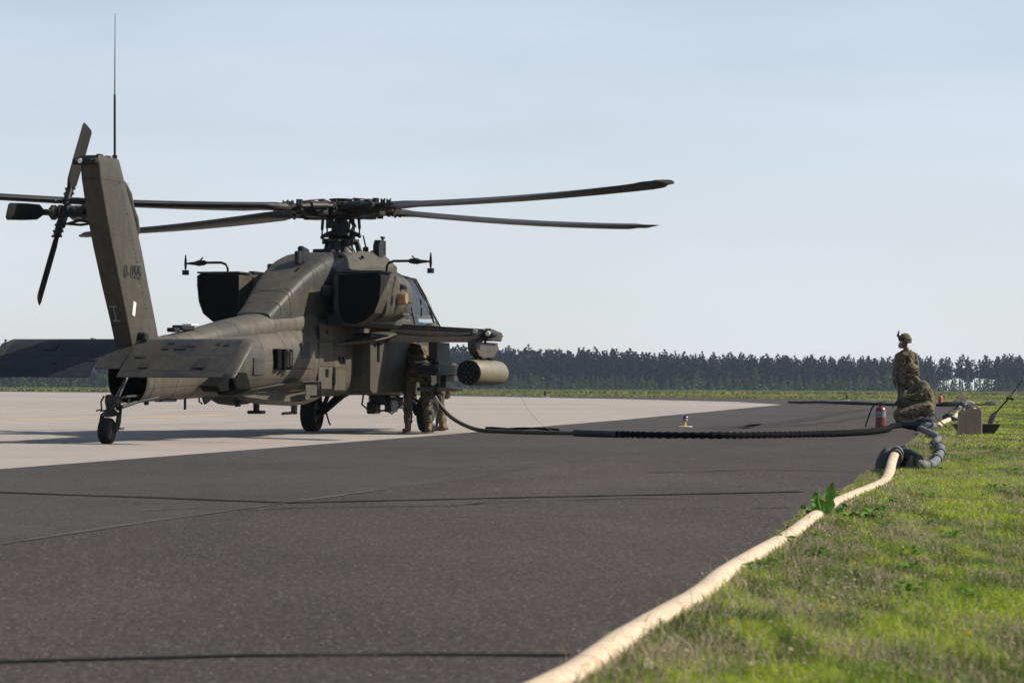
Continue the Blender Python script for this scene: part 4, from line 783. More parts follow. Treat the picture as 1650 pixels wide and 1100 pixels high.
for (t_, y, a, b_) in ((.32, -.62, .10, .10), (.28, -.92, .05, .20), (.34, -.84, .05, .16), (.20, -.66, .04, .10), (.22, -1.32, .06, .06), (.24, -1.45, .06, .08), (.55, -.35, .05, .14), (.75, -.48, .12, .14), (.30, .98, .16, .10), (.36, 1.02, .05, .18), (.68, .82, .07, .05), (.12, -.12, .12, .22), (.62, .30, .05, .10), (.7, -1.25, .24, .18)):
    p = on_stab(t_) + Vector((0, y, 0)); up = Vector((-.505, 0, .863)).normalized() if False else Vector((-(1.37 - .865), 0, (9.17 - 8.33))).normalized()
    hh_ = .06 * 2.2 * math.sqrt(t_) * (1 - t_) + .006 * t_; q = MB(); q.box(p + up * (hh_ + .0005), (a, b_, .003), Matrix((Vector((.84, 0, .505)).normalized(), Vector((0, 1, 0)), up)).transposed(), bev=.001); part(q, 'paint_patch', M['blade'], stb)
mb = MB(); su = Vector((-(1.37 - .865), 0, (9.17 - 8.33))).normalized()
for t_ in (.14, .5, .86):
    for i in range(66):
        y = -1.6 + i * .049; hh_ = .06 * 2.2 * math.sqrt(t_) * (1 - t_) + .006 * t_
        if t_ > .7 and -.2 < y < .26: continue
        mb.box(on_stab(t_) + Vector((0, y, 0)) + su * hh_, (.011, .011, .006), bev=.002)
tag(part(mb, 'rivet_row', M['mark'], stb), kind='stuff')
q = MB(); q.box(on_stab(.02) + Vector((0.0, -.03, .05)), (.14, .42, .09), bev=.03); q.tube([(-8.36, -.22, 1.37), (-8.5, -.26, 1.36)], .03, 8); part(q, 'hinge_fairing', BK, stb)
text_part('A', .13, (-9.10, .225, .90), (R(90), 0, R(-90)), M['label'], stb)
# chaff dispenser on the boom side, blade antennas below
mb = MB(); mb.box((-6.08, -.54, .79), (.62, .30, .25), Matrix.Rotation(R(-18), 3, 'X') @ Matrix.Rotation(R(2), 3, 'Z'), bev=.02); mb.prism([(-6.85, .76), (-6.36, .92), (-6.36, .70), (-6.7, .68)], -.36, -.62, 1); cf = part(mb, 'flare_dispenser', M['soot_hollow'])
mb = MB(); mb.box((-6.395, -.58, .79), (.008, .07, .10), bev=.01); part(mb, 'marking_plate', M['label'], cf)
mb = MB(); mb.box((-6.0, -.62, .905), (.3, .06, .02)); part(mb, 'dispenser_lid', M['steel'], cf)
for p in ([(-6.72, -.1, .6, .43), .018], [(-4.0, -.1, .6, .36), .035], [(-4.75, -.1, .66, .46), .03], [(-5.6, -.1, .64, .56), .015]):
    (x, y, z1, z0), w = p; q = MB(); q.box((x, y, (z0 + z1) / 2), (w * 3.2, .02 if w < .03 else .06, z1 - z0), bev=.006)
    if w == .035: q.box((x, y, z0 + .015), (.2, .22, .05))
    part(q, 'blade_antenna', BK)
q = MB(); q.prism([(-6.1, .62), (-5.5, .64), (-6.0, .50), (-6.03, .53)], -.115, -.085, 1); q.tube([(-6.2, -.1, .60), (-6.22, -.1, .54), (-6.1, -.1, .51)], .012, 6); q.box((-7.4, -.1, .56), (.5, .12, .04)); part(q, 'tail_skid_fin', BK)
q = MB(); q.box((-2.4, -.1, .44), (.09, .08, .22)); q.tube([(-2.95, -.12, .345), (-2.32, -.08, .355)], .022, 8); part(q, 'towing_step', M['rim'])
q = MB(); q.tube([(-3.0, .2, .56), (-3.0, .2, .50)], .03, 8); part(q, 'drain_mast', BK)

# ------------------------------------------------------------------ people
def capsule(mb, a, b, ra, rb, n=10):
    a = Vector(a); b = Vector(b); d = b - a
    if d.length < 1e-6: mb.ball(a, ra, n, 8); return
    t = d.normalized(); u = t.orthogonal().normalized(); w = t.cross(u); RG = []
    for k in (-80, -50, -20, 0): ph = R(k); RG.append((a + t * (ra * math.sin(ph)), ra * math.cos(ph)))
    for k in (0, 20, 50, 80): ph = R(k); RG.append((b + t * (rb * math.sin(ph)), rb * math.cos(ph)))
    mb.rings([[c + (u * math.cos(2 * math.pi * j / n) + w * math.sin(2 * math.pi * j / n)) * r_ for j in range(n)] for c, r_ in RG])
def body(name, parts, root, mats, voxel=.011, fold=.006, seed=0):
    """parts: (mat index, a, b, ra, rb[, (sx,sy,sz) for ellipsoids]); fused into ONE continuous skin by a voxel remesh"""
    mb = MB()
    for p in parts:
        if len(p) == 6: mb.ball(p[1], 1, 16, 10, sc=p[5])
        else: capsule(mb, p[1], p[2], p[3], p[4])
    o = mb.build(name, [mats[0]], None, None); md = o.modifiers.new('r', 'REMESH'); md.mode = 'VOXEL'; md.voxel_size = voxel; md.use_smooth_shade = True
    sm = o.modifiers.new('s', 'SMOOTH'); sm.factor = .5; sm.iterations = 4
    dg = bpy.context.evaluated_depsgraph_get(); me = bpy.data.meshes.new_from_object(o.evaluated_get(dg)); bpy.data.objects.remove(o)
    me.name = name; me.materials.clear()
    for m_ in mats: me.materials.append(m_)
    n = len(me.vertices); co = np.zeros(n * 3); me.vertices.foreach_get('co', co); co = co.reshape(-1, 3)
    best = np.full(n, 1e9); mi = np.zeros(n, int)
    for p in parts:
        a = np.array(p[1], float)
        if len(p) == 6: dd = (np.linalg.norm((co - a) / np.array(p[5]), axis=1) - 1) * min(p[5])
        else:
            b_ = np.array(p[2], float); ab_ = b_ - a; t_ = np.clip(((co - a) @ ab_) / max(1e-9, ab_ @ ab_), 0, 1)
            dd = np.linalg.norm(co - (a + t_[:, None] * ab_), axis=1) - (p[3] + (p[4] - p[3]) * t_)
        w_ = dd < best; best[w_] = dd[w_]; mi[w_] = p[0]
    nr = np.zeros(n * 3); me.vertices.foreach_get('normal', nr); nr = nr.reshape(-1, 3)
    for i in range(n):
        if mi[i] == 0:
            c = co[i]; f_ = noise.noise(Vector((c[0] * 16 + seed, c[1] * 16, c[2] * 24))) + .6 * noise.noise(Vector((c[0] * 34, c[1] * 34 + seed, c[2] * 50)))
            co[i] += nr[i] * f_ * fold * 1.6
    me.vertices.foreach_set('co', co.ravel())
    pm = np.zeros(len(me.polygons), int)
    for pl in me.polygons: pm[pl.index] = mi[pl.vertices[0]]
    me.polygons.foreach_set('material_index', pm.astype(np.int32)); me.polygons.foreach_set('use_smooth', np.ones(len(me.polygons), bool)); me.update()
    q = bpy.data.objects.new(name, me); COL.objects.link(q); q.parent = root; return q
def hand(parts, wrist, d, palm_n, side, curl=.5, mi=2, s=1.0):
    """palm plus four fingers and a thumb; d = direction of the hand, palm_n = palm normal, side = direction of the thumb"""
    d = Vector(d).normalized(); pn = Vector(palm_n).normalized(); sd_ = Vector(side).normalized(); w = Vector(wrist)
    k = w + d * .085 * s
    for t_ in (-.028, -.010, .010, .028): parts.append((mi, w + sd_ * t_ * .7 * s + d * .01, k + sd_ * t_ * s, .017 * s, .015 * s))
    for t_, L_ in ((.031, .068), (.011, .078), (-.010, .072), (-.030, .058)):
        p0 = k + sd_ * t_ * s; d1 = (d + pn * curl * .6).normalized(); d2 = (d + pn * curl * 1.8).normalized(); d3 = (d * .5 + pn * curl * 2.4).normalized()
        p1 = p0 + d1 * L_ * .45 * s; p2 = p1 + d2 * L_ * .32 * s; p3 = p2 + d3 * L_ * .28 * s
        parts += [(mi, p0, p1, .0105 * s, .010 * s), (mi, p1, p2, .010 * s, .0095 * s), (mi, p2, p3, .0095 * s, .0085 * s)]
    t0 = w + d * .025 * s + sd_ * .022 * s; t1 = t0 + (sd_ * .8 + d * .7 + pn * .3).normalized() * .045 * s; t2 = t1 + (d + sd_ * .25 + pn * .5).normalized() * .035 * s
    parts += [(mi, t0, t1, .015 * s, .012 * s), (mi, t1, t2, .012 * s, .010 * s)]
CAMO3 = [M['camo'], M['skin'], M['glove'], M['boot'], M['strap']]
def V3(x, y, z): return Vector((x, y, z))
def head(parts, c, f, up=Vector((0, 0, 1))):
    """skull, jaw, nose, brow, ears; f = facing direction"""
    c = Vector(c); f = Vector(f).normalized(); l = up.cross(f).normalized(); u = f.cross(l).normalized()
    parts += [(1, c + u * .03, c + u * .03 + f * .01, .088, .085), (1, c + f * .035 - u * .06, c + f * .045 - u * .04, .055, .06), (1, c + f * .092 - u * .008, c + f * .112 - u * .035, .012, .017),
              (1, c + f * .085 + l * .03 + u * .022, c + f * .085 - l * .03 + u * .022, .018, .018), (1, c + f * .085 - u * .075, c + f * .09 - u * .072, .02, .02), (1, c + l * .083 - u * .01, c + l * .086 + u * .02, .018, .02), (1, c - l * .083 - u * .01, c - l * .086 + u * .02, .018, .02)]
    return f, l, u
def helmet(root, c, f, mount=False, up=Vector((0, 0, 1)), band=False):
    c = Vector(c); f = Vector(f).normalized(); l = up.cross(f).normalized(); u = f.cross(l).normalized(); RG = []; n = 26; u = u * 1.08; l = l * 1.1; fh_ = f * 1.1
    for k in range(9):
        ph = R(90 - k * 12.5); RG.append([c + u * .04 + u * (.128 * math.sin(ph)) + (fh_ * math.cos(t) * 1.13 + l * math.sin(t)) * (.122 * math.cos(ph)) - u * (.020 * (k / 8.0) ** 3 * (1 - math.cos(t)) * .9) for t in [2 * math.pi * j / n for j in range(n)]])
    inn = [[p + (c + u * .04 - p) * .10 for p in q] for q in RG[::-1]]
    mb = MB(); mb.rings(RG + inn, caps=True); hm = mb.build('helmet', M['camo'], root, 60)
    mb = MB(); P = [c + u * .055 + (f * math.cos(t) * .155 + l * math.sin(t) * .127) for t in [2 * math.pi * j / 24 for j in range(25)]]; mb.tube(P, .006, 5); mb.build('helmet_band', M['strap'], hm)
    mb = MB(); mb.tube([c + l * .10 - u * .01, c + l * .085 + f * .03 - u * .08, c + f * .06 - u * .125, c - l * .085 + f * .03 - u * .08, c - l * .10 - u * .01], .008, 5); mb.build('chin_strap', M['strap'], hm)
    if mount:
        rot = Matrix((f, l, u)).transposed(); mb = MB(); mb.box(c + f * .15 + u * .08, (.03, .05, .07), rot, bev=.006); mb.box(c + f * .175 + u * .13, (.04, .045, .05), rot, bev=.008); mb.box(c + f * .16 + u * .175, (.03, .03, .05), rot, bev=.006); mb.tube([c + f * .165 + u * .1, c + f * .20 + u * .10], .018, 8); mb.build('goggle_mount', M['black'], hm)
def leg_parts(hip, knee, ank, toe, up=(0, 0, 1)):
    hip, knee, ank, toe = map(Vector, (hip, knee, ank, toe)); cf = knee + (ank - knee) * .35
    return [(0, hip, knee, .095, .068), (0, knee, cf, .068, .070), (0, cf, ank + (knee - ank) * .25, .070, .062), (3, ank + (knee - ank) * .28, ank, .052, .047), (3, ank - Vector((0, 0, .035)), toe, .045, .036), (3, ank - Vector((0, 0, .04)) - (toe - ank) * .22, ank - Vector((0, 0, .035)), .038, .042)]
def arm_parts(sh, el, wr):
    return [(0, sh, el, .076, .062), (0, el, wr, .064, .052), (4, Vector(wr) - (Vector(wr) - Vector(el)) * .06, wr, .048, .042)]
# 1. soldier standing behind the kneeling one, head turned to the left, white breathing mask
p1 = empty('person', (8.03, 55.6, 0)); p1.scale = (.90, .95, 1.0); tag(p1, 'soldier standing in camouflage and helmet, face turned left in profile with a pale mask', 'soldier')
B_ = []; hipz = .93
B_ += [(0, (-.055, 0, .90), (-.06, 0, 1.14), .160, .150), (0, (.055, 0, .90), (.06, 0, 1.14), .160, .150), (0, (-.06, 0, 1.14), (-.075, 0, 1.36), .150, .145), (0, (.06, 0, 1.14), (.075, 0, 1.37), .150, .145), (0, (-.15, 0, 1.455), (.15, 0, 1.465), .062, .064), (0, (-.05, -.045, 1.40), (.05, -.045, 1.40), .125, .125), (0, (-.08, 0, 1.50), (.09, 0, 1.50), .055, .06), (0, (0, 0, 1.48), (0, 0, 1.555), .085, .070)]
B_ += leg_parts((-.10, 0, .93), (-.13, -.02, .50), (-.15, .02, .09), (-.20, -.13, .045)) + leg_parts((.10, 0, .93), (.12, -.03, .50), (.14, .02, .09), (.12, -.15, .045))
B_ += arm_parts((-.185, 0, 1.42), (-.238, -.01, 1.14), (-.255, -.06, .90)); hand(B_, (-.255, -.06, .89), (0, -.12, -1), (1, 0, 0), (0, -1, 0), .45, 2, .95)
B_ += arm_parts((.185, 0, 1.43), (.245, .03, 1.15), (.24, -.05, .92)); hand(B_, (.25, -.05, .91), (0, -.1, -1), (-1, 0, 0), (0, -1, 0), .45, 2, .95)
B_.append((1, (-.005, 0, 1.53), (-.02, 0, 1.62), .058, .056)); f, l, u = head(B_, (-.03, -.01, 1.70), (-1, -.22, -.04))
B_ += [(0, (.21, -.03, 1.30), (.215, -.03, 1.24), .062, .06), (0, (-.07, -.13, 1.32), (-.07, -.14, 1.27), .06, .055), (0, (.07, -.13, 1.32), (.07, -.14, 1.27), .06, .055)]
body('body', B_, p1, CAMO3, .010, .006, 1); helmet(p1, (-.03, -.01, 1.715), (-1, -.22, .05), True)
c_ = Vector((-.03, -.01, 1.70)); mb = MB(); mb.ball(c_ + f * .105 - u * .055, .055, 14, 9, sc=(1.05, .95, 1.15)); mb.build('face_mask', mat('mask_grey', (.16, .14, .145), .7), p1)
mb = MB(); mb.box(c_ + f * .098 + u * .012, (.03, .12, .035), Matrix((f, l, u)).transposed(), bev=.01); mb.build('safety_glasses', M['lens'], p1)
mb = MB(); mb.box((.262, -.085, 1.30), (.012, .04, .05), Matrix.Rotation(R(-40), 3, 'Z'), bev=.002); mb.build('shoulder_patch', M['label'], p1)
mb = MB(); mb.tube([(-.14, -.03, 1.06), (-.08, -.15, 1.06), (.08, -.15, 1.06), (.14, -.03, 1.06)], .018, 6); mb.build('belt', M['strap'], p1)
# 2. kneeling soldier
p2 = empty('person', (8.06, 54.2, 0)); tag(p2, 'soldier kneeling in camouflage beside the red extinguisher, gloved arm reaching left', 'soldier')
B_ = [(0, (.19, 0, .42), (.16, 0, .62), .175, .165), (0, (.16, 0, .62), (.10, 0, .78), .165, .15), (0, (.09, -.10, .79), (.09, .10, .79), .125, .125), (0, (.07, -.18, .84), (.07, .18, .84), .078, .078), (0, (.03, 0, .86), (-.05, 0, .97), .08, .062), (0, (.17, -.10, .34), (.17, .10, .34), .16, .16)]
B_ += [(0, (.16, -.12, .38), (-.40, -.20, .25), .145, .115), (0, (-.40, -.20, .24), (-.38, -.20, .16), .115, .105), (0, (-.36, -.19, .12), (.08, -.15, .11), .10, .080), (3, (.08, -.15, .11), (.20, -.15, .09), .052, .05), (3, (.19, -.15, .11), (.24, -.15, .045), .045, .035)]
B_ += [(0, (.15, .12, .42), (-.26, .14, .46), .14, .11), (0, (-.26, .14, .46), (-.22, .12, .22), .105, .085), (3, (-.22, .12, .2), (-.20, .12, .08), .055, .05), (3, (-.20, .12, .055), (-.36, .10, .042), .044, .034)]
B_ += arm_parts((.09, -.24, .83), (-.02, -.33, .64), (-.36, -.30, .585)); hand(B_, (-.37, -.30, .58), (-.75, .0, -.65), (.2, .3, -1), (0, 1, .1), .6, 2, 1.3)
B_ += arm_parts((.04, .20, .84), (-.12, .26, .66), (-.36, .10, .52)); hand(B_, (-.37, .10, .515), (-.8, -.1, -.6), (.2, -.3, -1), (0, -1, .1), .6, 2, 1.2)
B_.append((1, (-.05, 0, .93), (-.10, 0, 1.02), .056, .055)); f, l, u = head(B_, (-.125, -.01, 1.085), (-.66, -.72, -.14))
B_ += [(0, (.09, -.28, .76), (.07, -.29, .71), .068, .064)]
body('body', B_, p2, CAMO3, .010, .006, 9); helmet(p2, (-.12, -.01, 1.10), (-.66, -.72, .0), False)
mb = MB(); mb.box(Vector((-.125, -.01, 1.085)) + f * .098 + u * .012, (.03, .12, .032), Matrix((f, l, u)).transposed(), bev=.01); mb.build('safety_glasses', M['black'], p2)
mb = MB(); mb.box((.06, -.355, .77), (.045, .012, .05), Matrix.Rotation(R(-10), 3, 'X'), bev=.002); mb.build('shoulder_patch', M['label'], p2)
# 3 and 4. two soldiers under the stub wing
def wing_soldier(loc, rz, label, lean, sd_=0, mir=1):
    p = empty('person', loc, rz); p.scale = (1.1, 1.14, 1.0); tag(p, label, 'soldier'); L_ = lean   # local +x is where the soldier faces
    B_ = [(0, (0, 0, .98), (.03 + L_ * .25, 0, 1.15), .150, .145), (0, (.03 + L_ * .25, 0, 1.15), (.05 + L_ * .8, 0, 1.36 - L_ * .2), .150, .16), (0, (.05 + L_ * .8, -.08, 1.36 - L_ * .2), (.05 + L_ * .8, .08, 1.36 - L_ * .2), .135, .135), (0, (.05 + L_, -.16, 1.44 - L_ * .35), (.05 + L_, .16, 1.44 - L_ * .35), .068, .068), (0, (0, -.06, .98), (0, .06, .98), .135, .135)]
    B_ += leg_parts((0, -.10, .93), (.05, -.13, .50), (-.02, -.15, .09), (.15, -.17, .045)) + leg_parts((0, .10, .93), (.06 + .06 * mir, .12, .50), (.04 * mir, .14, .09), (.18 + .04 * mir, .15, .045))
    sz = 1.44 - L_ * .35
    B_ += arm_parts((.05 + L_, -.195, sz), (.20 + L_, -.26, sz - .26), (.42 + L_, -.15, sz - .30)); hand(B_, (.43 + L_, -.15, sz - .30), (1, .1, 0), (0, .2, -1), (0, 1, 0), .7, 2, 1.0)
    B_ += arm_parts((.05 + L_, .195, sz), (.18 + L_, .27, sz - .28), (.42 + L_, .14, sz - .36)); hand(B_, (.43 + L_, .14, sz - .36), (1, -.1, 0), (0, .2, -1), (0, -1, 0), .7, 2, 1.0)
    hc = Vector((.10 + L_ * 1.25, 0, sz + .24 - L_ * .25)); B_.append((1, (.06 + L_, 0, sz + .06), hc - Vector((0, 0, .06)), .06, .056)); f, l, u = head(B_, hc, (1, 0, -.35))
    B_ += [(0, (-.06, -.17, .72), (-.06, -.18, .62), .07, .065)]
    body('body', B_, p, CAMO3, .012, .008, 3 + sd_); helmet(p, hc + Vector((0, 0, .015)), (1, 0, -.1)); return p
pa = wing_soldier((-1.53, 44.55, 0), R(107), 'soldier in shadow under the stub wing, nearer to us, dark trousers and boots', .22, 2)
pb = wing_soldier((-1.20, 46.35, 0), R(172), 'soldier beyond the stub wing with sunlit trousers and tan boots', .05, 5, -1)
mb = MB(); mb.box((-.02, -.255, .72), (.08, .03, .16), bev=.01); mb.tube([(-.02, -.26, .66), (-.05, -.30, .60), (-.02, -.33, .57)], .012, 6); mb.build('pouch', M['strap'], pa)

# ------------------------------------------------------------------ hoses
def hose_pts(P, n=8): return [Vector(tuple(v)) for v in spl(P, n)]
def hose(name, P, r, m, label=None, cat=None, group=None, n=12, par=None, jit=0.0, sub=8, flat=1.0):
    pts = hose_pts(P, sub); rs = [r * (1 + jit * noise.noise(p * 2.3)) for p in pts]; mb = MB(); mb.tube(pts, rs, n, True, flat=flat); o = mb.build(name, m, par, 60)
    return tag(o, label, cat, group)
# big tan hose along the edge of the tarmac
th = [(-.50, 5.0, .03), (-.12, 5.9, .03), (.12, 6.74, .03), (.25, 7.46, .03), (.37, 8.13, .03), (.65, 9.52, .032), (.85, 10.75, .032), (1.09, 12.01, .032), (1.37, 13.44, .032), (1.62, 14.89, .032), (2.01, 17.06, .032), (2.30, 18.46, .032), (2.63, 19.97, .032), (2.91, 21.32, .035), (3.17, 22.9, .06), (3.33, 23.9, .115), (3.45, 24.6, .165)]
hose('fuel_hose', th, .043, M['hose_tan'], 'thick tan fuel hose snaking along the tarmac edge into the foreground', 'hose', jit=.07, n=24, sub=14, flat=.70)
g1 = [(3.60, 24.75, .12), (3.70, 24.6, .07), (3.94, 25.5, .06), (4.36, 27.9, .06), (4.72, 30.0, .065), (5.06, 32.2, .065), (5.55, 35.7, .065), (6.13, 39.2, .06), (6.60, 43.0, .07), (6.95, 46.3, .09)]
gh = hose('wrapped_hose', g1, .046, M['grey_wrap'], 'grey wrapped hose curving over the grass between the two couplings', 'hose', jit=.35, n=14)
for i, t_ in enumerate((.16, .3, .43, .60, .78)):
    pts = hose_pts(g1); k = int(t_ * (len(pts) - 2)); d = (pts[k + 1] - pts[k]).normalized(); q = MB(); q.tube([pts[k] - d * .05, pts[k] + d * .05], .054, 12); q.build('tie_wrap', M['strap'], gh, 60)
# coupling clump in the foreground
cp = empty('hose_coupling', (3.47, 24.62, 0)); cp.scale = (.66, .66, .86); tag(cp, 'hose coupling in a dark canvas cover where the tan hose ends', 'coupling')
q = MB(); q.tube([(-.02, -.1, .16), (.02, .06, .19), (.05, .14, .19)], [.085, .095, .08], 18); q.tube([(-.01, -.06, .175), (0, -.02, .18)], .10, 18); q.build('collar', M['grey_wrap'], cp)
q = MB(); q.tube([(.08, .12, .17), (.2, .02, .15), (.3, -.12, .12)], [.09, .10, .075], 16); q.build('valve_body', M['gunmetal'], cp)
q = MB(); q.tube([(.02, .12, .2), (.06, .16, .27), (.14, .12, .28), (.19, .06, .22)], .014, 8); q.build('locking_lever', M['steel'], cp)
q = MB(); q.tube([(.12, .08, .27), (.2, .02, .2), (.3, -.1, .08)], .012, 6, flat=.4); q.build('strap', M['strap'], cp)
def bag(name, m, prof, par, loc, rz=0, tilt=0):
    q = MB(); RG = []
    for z, a, b_, e in prof: RG.append([(a * math.copysign(abs(math.cos(t)) ** (2 / e), math.cos(t)) + tilt * z, b_ * math.copysign(abs(math.sin(t)) ** (2 / e), math.sin(t)), z) for t in [2 * math.pi * j / 20 for j in range(20)]])
    q.rings(RG); RM = Matrix.Rotation(rz, 3, 'Z'); q.V = [RM @ (v + Vector([noise.noise(v * 14 + Vector((k * 9, 0, 0))) for k in range(3)]) * .016) + Vector(loc) for v in q.V]; return q.build(name, m, par, 50)
bag('canvas_cover', M['green_bag'], [(.0, .085, .09, 3), (.03, .10, .10, 3), (.12, .10, .10, 3), (.2, .08, .09, 3), (.245, .05, .06, 2.5), (.262, .02, .03, 2)], cp, (-.20, .0, 0), .3, .32)
bag('canvas_cover', M['khaki_bag'], [(.0, .10, .08, 3), (.05, .12, .1, 3), (.13, .11, .1, 3), (.22, .09, .08, 3), (.25, .05, .05, 2.5)], cp, (.12, .22, 0), -.2, .0)
bag('canvas_cover', M['grey_wrap'], [(.0, .08, .08, 3), (.05, .09, .09, 3), (.16, .085, .085, 3), (.2, .05, .05, 2.5)], cp, (.20, -.04, 0), .4, .15)
# nozzle end by the kneeling soldier
cn = empty('nozzle_coupling', (7.35, 48.6, 0)); tag(cn, 'black and grey hose nozzle lying below the kneeling soldier', 'coupling')
q = MB(); q.tube([(-.32, .1, .11), (-.18, .05, .11), (-.12, .03, .11), (.1, -.05, .12), (.16, -.08, .12)], [.07, .09, .12, .12, .08], 16); q.build('valve_body', M['gunmetal'], cn)
q = MB(); q.tube([(-.38, .12, .12), (-.30, .1, .12)], .070, 14); q.build('collar', M['gunmetal'], cn)
q = MB(); q.tube([(-.15, -.05, .2), (.0, -.1, .26), (.16, -.12, .30), (.22, -.15, .22), (.30, -.5, .10)], .022, 8, flat=.5); q.build('strap', M['strap'], cn)
q = MB(); q.tube([(-.1, .1, .2), (-.02, .14, .25), (.10, .1, .24)], .016, 6); q.build('locking_lever', M['steel'], cn)
bag('canvas_cover', M['grey_wrap'], [(.0, .17, .10, 2.6), (.06, .19, .12, 2.6), (.14, .14, .1, 2.4), (.19, .07, .05, 2)], cn, (.02, -.1, 0), .2, .2)
# sleeve hose from the nozzle to the helicopter
bh = [(6.95, 48.75, .11), (6.70, 48.0, .10), (6.35, 46.3, .075), (5.74, 44.1, .065), (5.1, 42.6, .06), (4.48, 41.7, .06), (3.7, 40.8, .06), (2.97, 40.3, .06), (2.07, 40.5, .06), (1.55, 41.2, .06), (1.0, 42.1, .055)]
fh = [(1.05, 42.0, .055), (.5, 43.0, .045), (-.25, 44.2, .045), (-.55, 44.6, .06), (-.80, 44.95, .14), (-1.02, 45.2, .27), (-1.20, 45.4, .46), (-1.34, 45.55, .66), (-1.50, 45.75, .84), (-1.72, 45.95, .95), (-2.05, 45.9, 1.0)]
hose('fuel_hose', fh, .034, M['hose_brown'], 'thin brown refuelling hose rising from the tarmac up to the helicopter', 'hose', n=14)
pts = hose_pts(bh, 40); rs = []; acc = 0
for i, p in enumerate(pts):
    if i: acc += (p - pts[i - 1]).length
    rs.append(.047 + .006 * math.sin(acc * 2 * math.pi / .13) + .004 * noise.noise(p * 9))
q = MB(); q.tube(pts, rs, 12); tag(q.build('sleeved_hose', M['sleeve'], None, 60), 'black ribbed sleeve hose lying across the dark tarmac to the nozzle', 'hose')
q = MB(); P = hose_pts([(1.70, 41.0, .06), (1.35, 41.45, .06), (.98, 42.1, .058)], 12); q.tube(P, [.053 + .008 * noise.noise(p * 12) for p in P], 12); tag(q.build('hose_sleeve_cuff', M['green_bag'], None, 60), 'dark taped cuff round the hose where the black sleeve begins', 'cuff')
# coil of cable behind the brown hose
P = []
for i in range(120):
    t_ = i / 119; x = -.45 + 1.25 * abs(((t_ * 5) % 2) - 1); P.append((x, 47.3 - .9 * ((x + .45) / 1.25) + .16 * math.sin(t_ * 37), .03 + .025 * abs(math.sin(t_ * 23))))
q = MB(); q.tube(P, .018, 6); tag(q.build('coiled_cable', M['sleeve'], None, 60), 'dark cable heaped in a flat coil on the concrete behind the hose', 'cable')
q = MB(); P = hose_pts([(-.07, 43.9, 1.05), (.05, 44.3, .80), (.25, 45.0, .42), (.45, 45.6, .18), (.62, 46.0, .06), (.7, 46.3, .03)], 6); q.tube(P, .0022, 5); tag(q.build('grounding_wire', M['steel'], None, 60), 'thin grounding wire hanging from the rocket pod to the cable coil', 'wire')
# second tan hose running away along the edge and the far line
t2 = [(7.7, 49.2, .07), (8.3, 53.0, .06), (9.1, 57.5, .06), (10.2, 63.5, .06), (11.2, 69.0, .06), (12.4, 76.0, .06), (13.6, 83.0, .06)]
hose('fuel_hose', t2, .055, M['hose_tan'], 'tan hose running away from the nozzle past the jerrycan', 'hose', jit=.1)
t3 = [(13.6, 83.0, .08), (14.6, 88.0, .08), (15.8, 96.0, .08), (17.5, 107.0, .08), (19.9, 119.0, .08)]
hose('fuel_hose', t3, .07, M['hose_tan'], 'farther tan hose length winding up to the distant fuel point', 'hose', jit=.2)
hose('fuel_hose', [(13.9, 137, .08), (14.1, 133, .08), (14.5, 129, .12), (15.0, 125, .1), (15.9, 121, .08), (16.9, 117, .08), (18.2, 115, .08), (19.8, 117, .08), (21.2, 120, .08)], .055, M['sleeve'], 'distant black hose lying across the far tarmac', 'hose', jit=.2)
hose('fuel_hose', [(14.6, 137, .06), (15.2, 134, .08), (16.4, 131, .10), (17.0, 128, .06), (16.0, 127, .06)], .045, M['sleeve'], 'short loop of black hose beside the distant hose', 'hose', jit=.2)
def far_coupling(loc, s, label):
    e = empty('valve_coupling', loc); tag(e, label, 'coupling')
    q = MB(); q.tube([(-.2 * s, 0, .12 * s), (-.05 * s, .0, .14 * s), (.1 * s, .0, .12 * s), (.24 * s, .03, .1 * s)], [.08 * s, .15 * s, .14 * s, .07 * s], 12); q.build('valve_body', M['gunmetal'], e)
    q = MB(); q.tube([(-.1 * s, 0, .2 * s), (0, 0, .34 * s), (.14 * s, 0, .32 * s)], .025 * s, 6); q.build('locking_lever', M['steel'], e); return e
far_coupling((10.0, 62.4, .0), .75, 'dark round coupling on the second tan hose left of the jerrycan')
far_coupling((12.9, 77.5, .0), .8, 'small coupling on the tan hose just above the jerrycan top')
far_coupling((14.4, 86.0, .0), 1.0, 'pale and dark coupling where the far hose leaves the grass')
far_coupling((16.4, 99.5, .0), 1.1, 'brown coupling farthest along the tan hose')

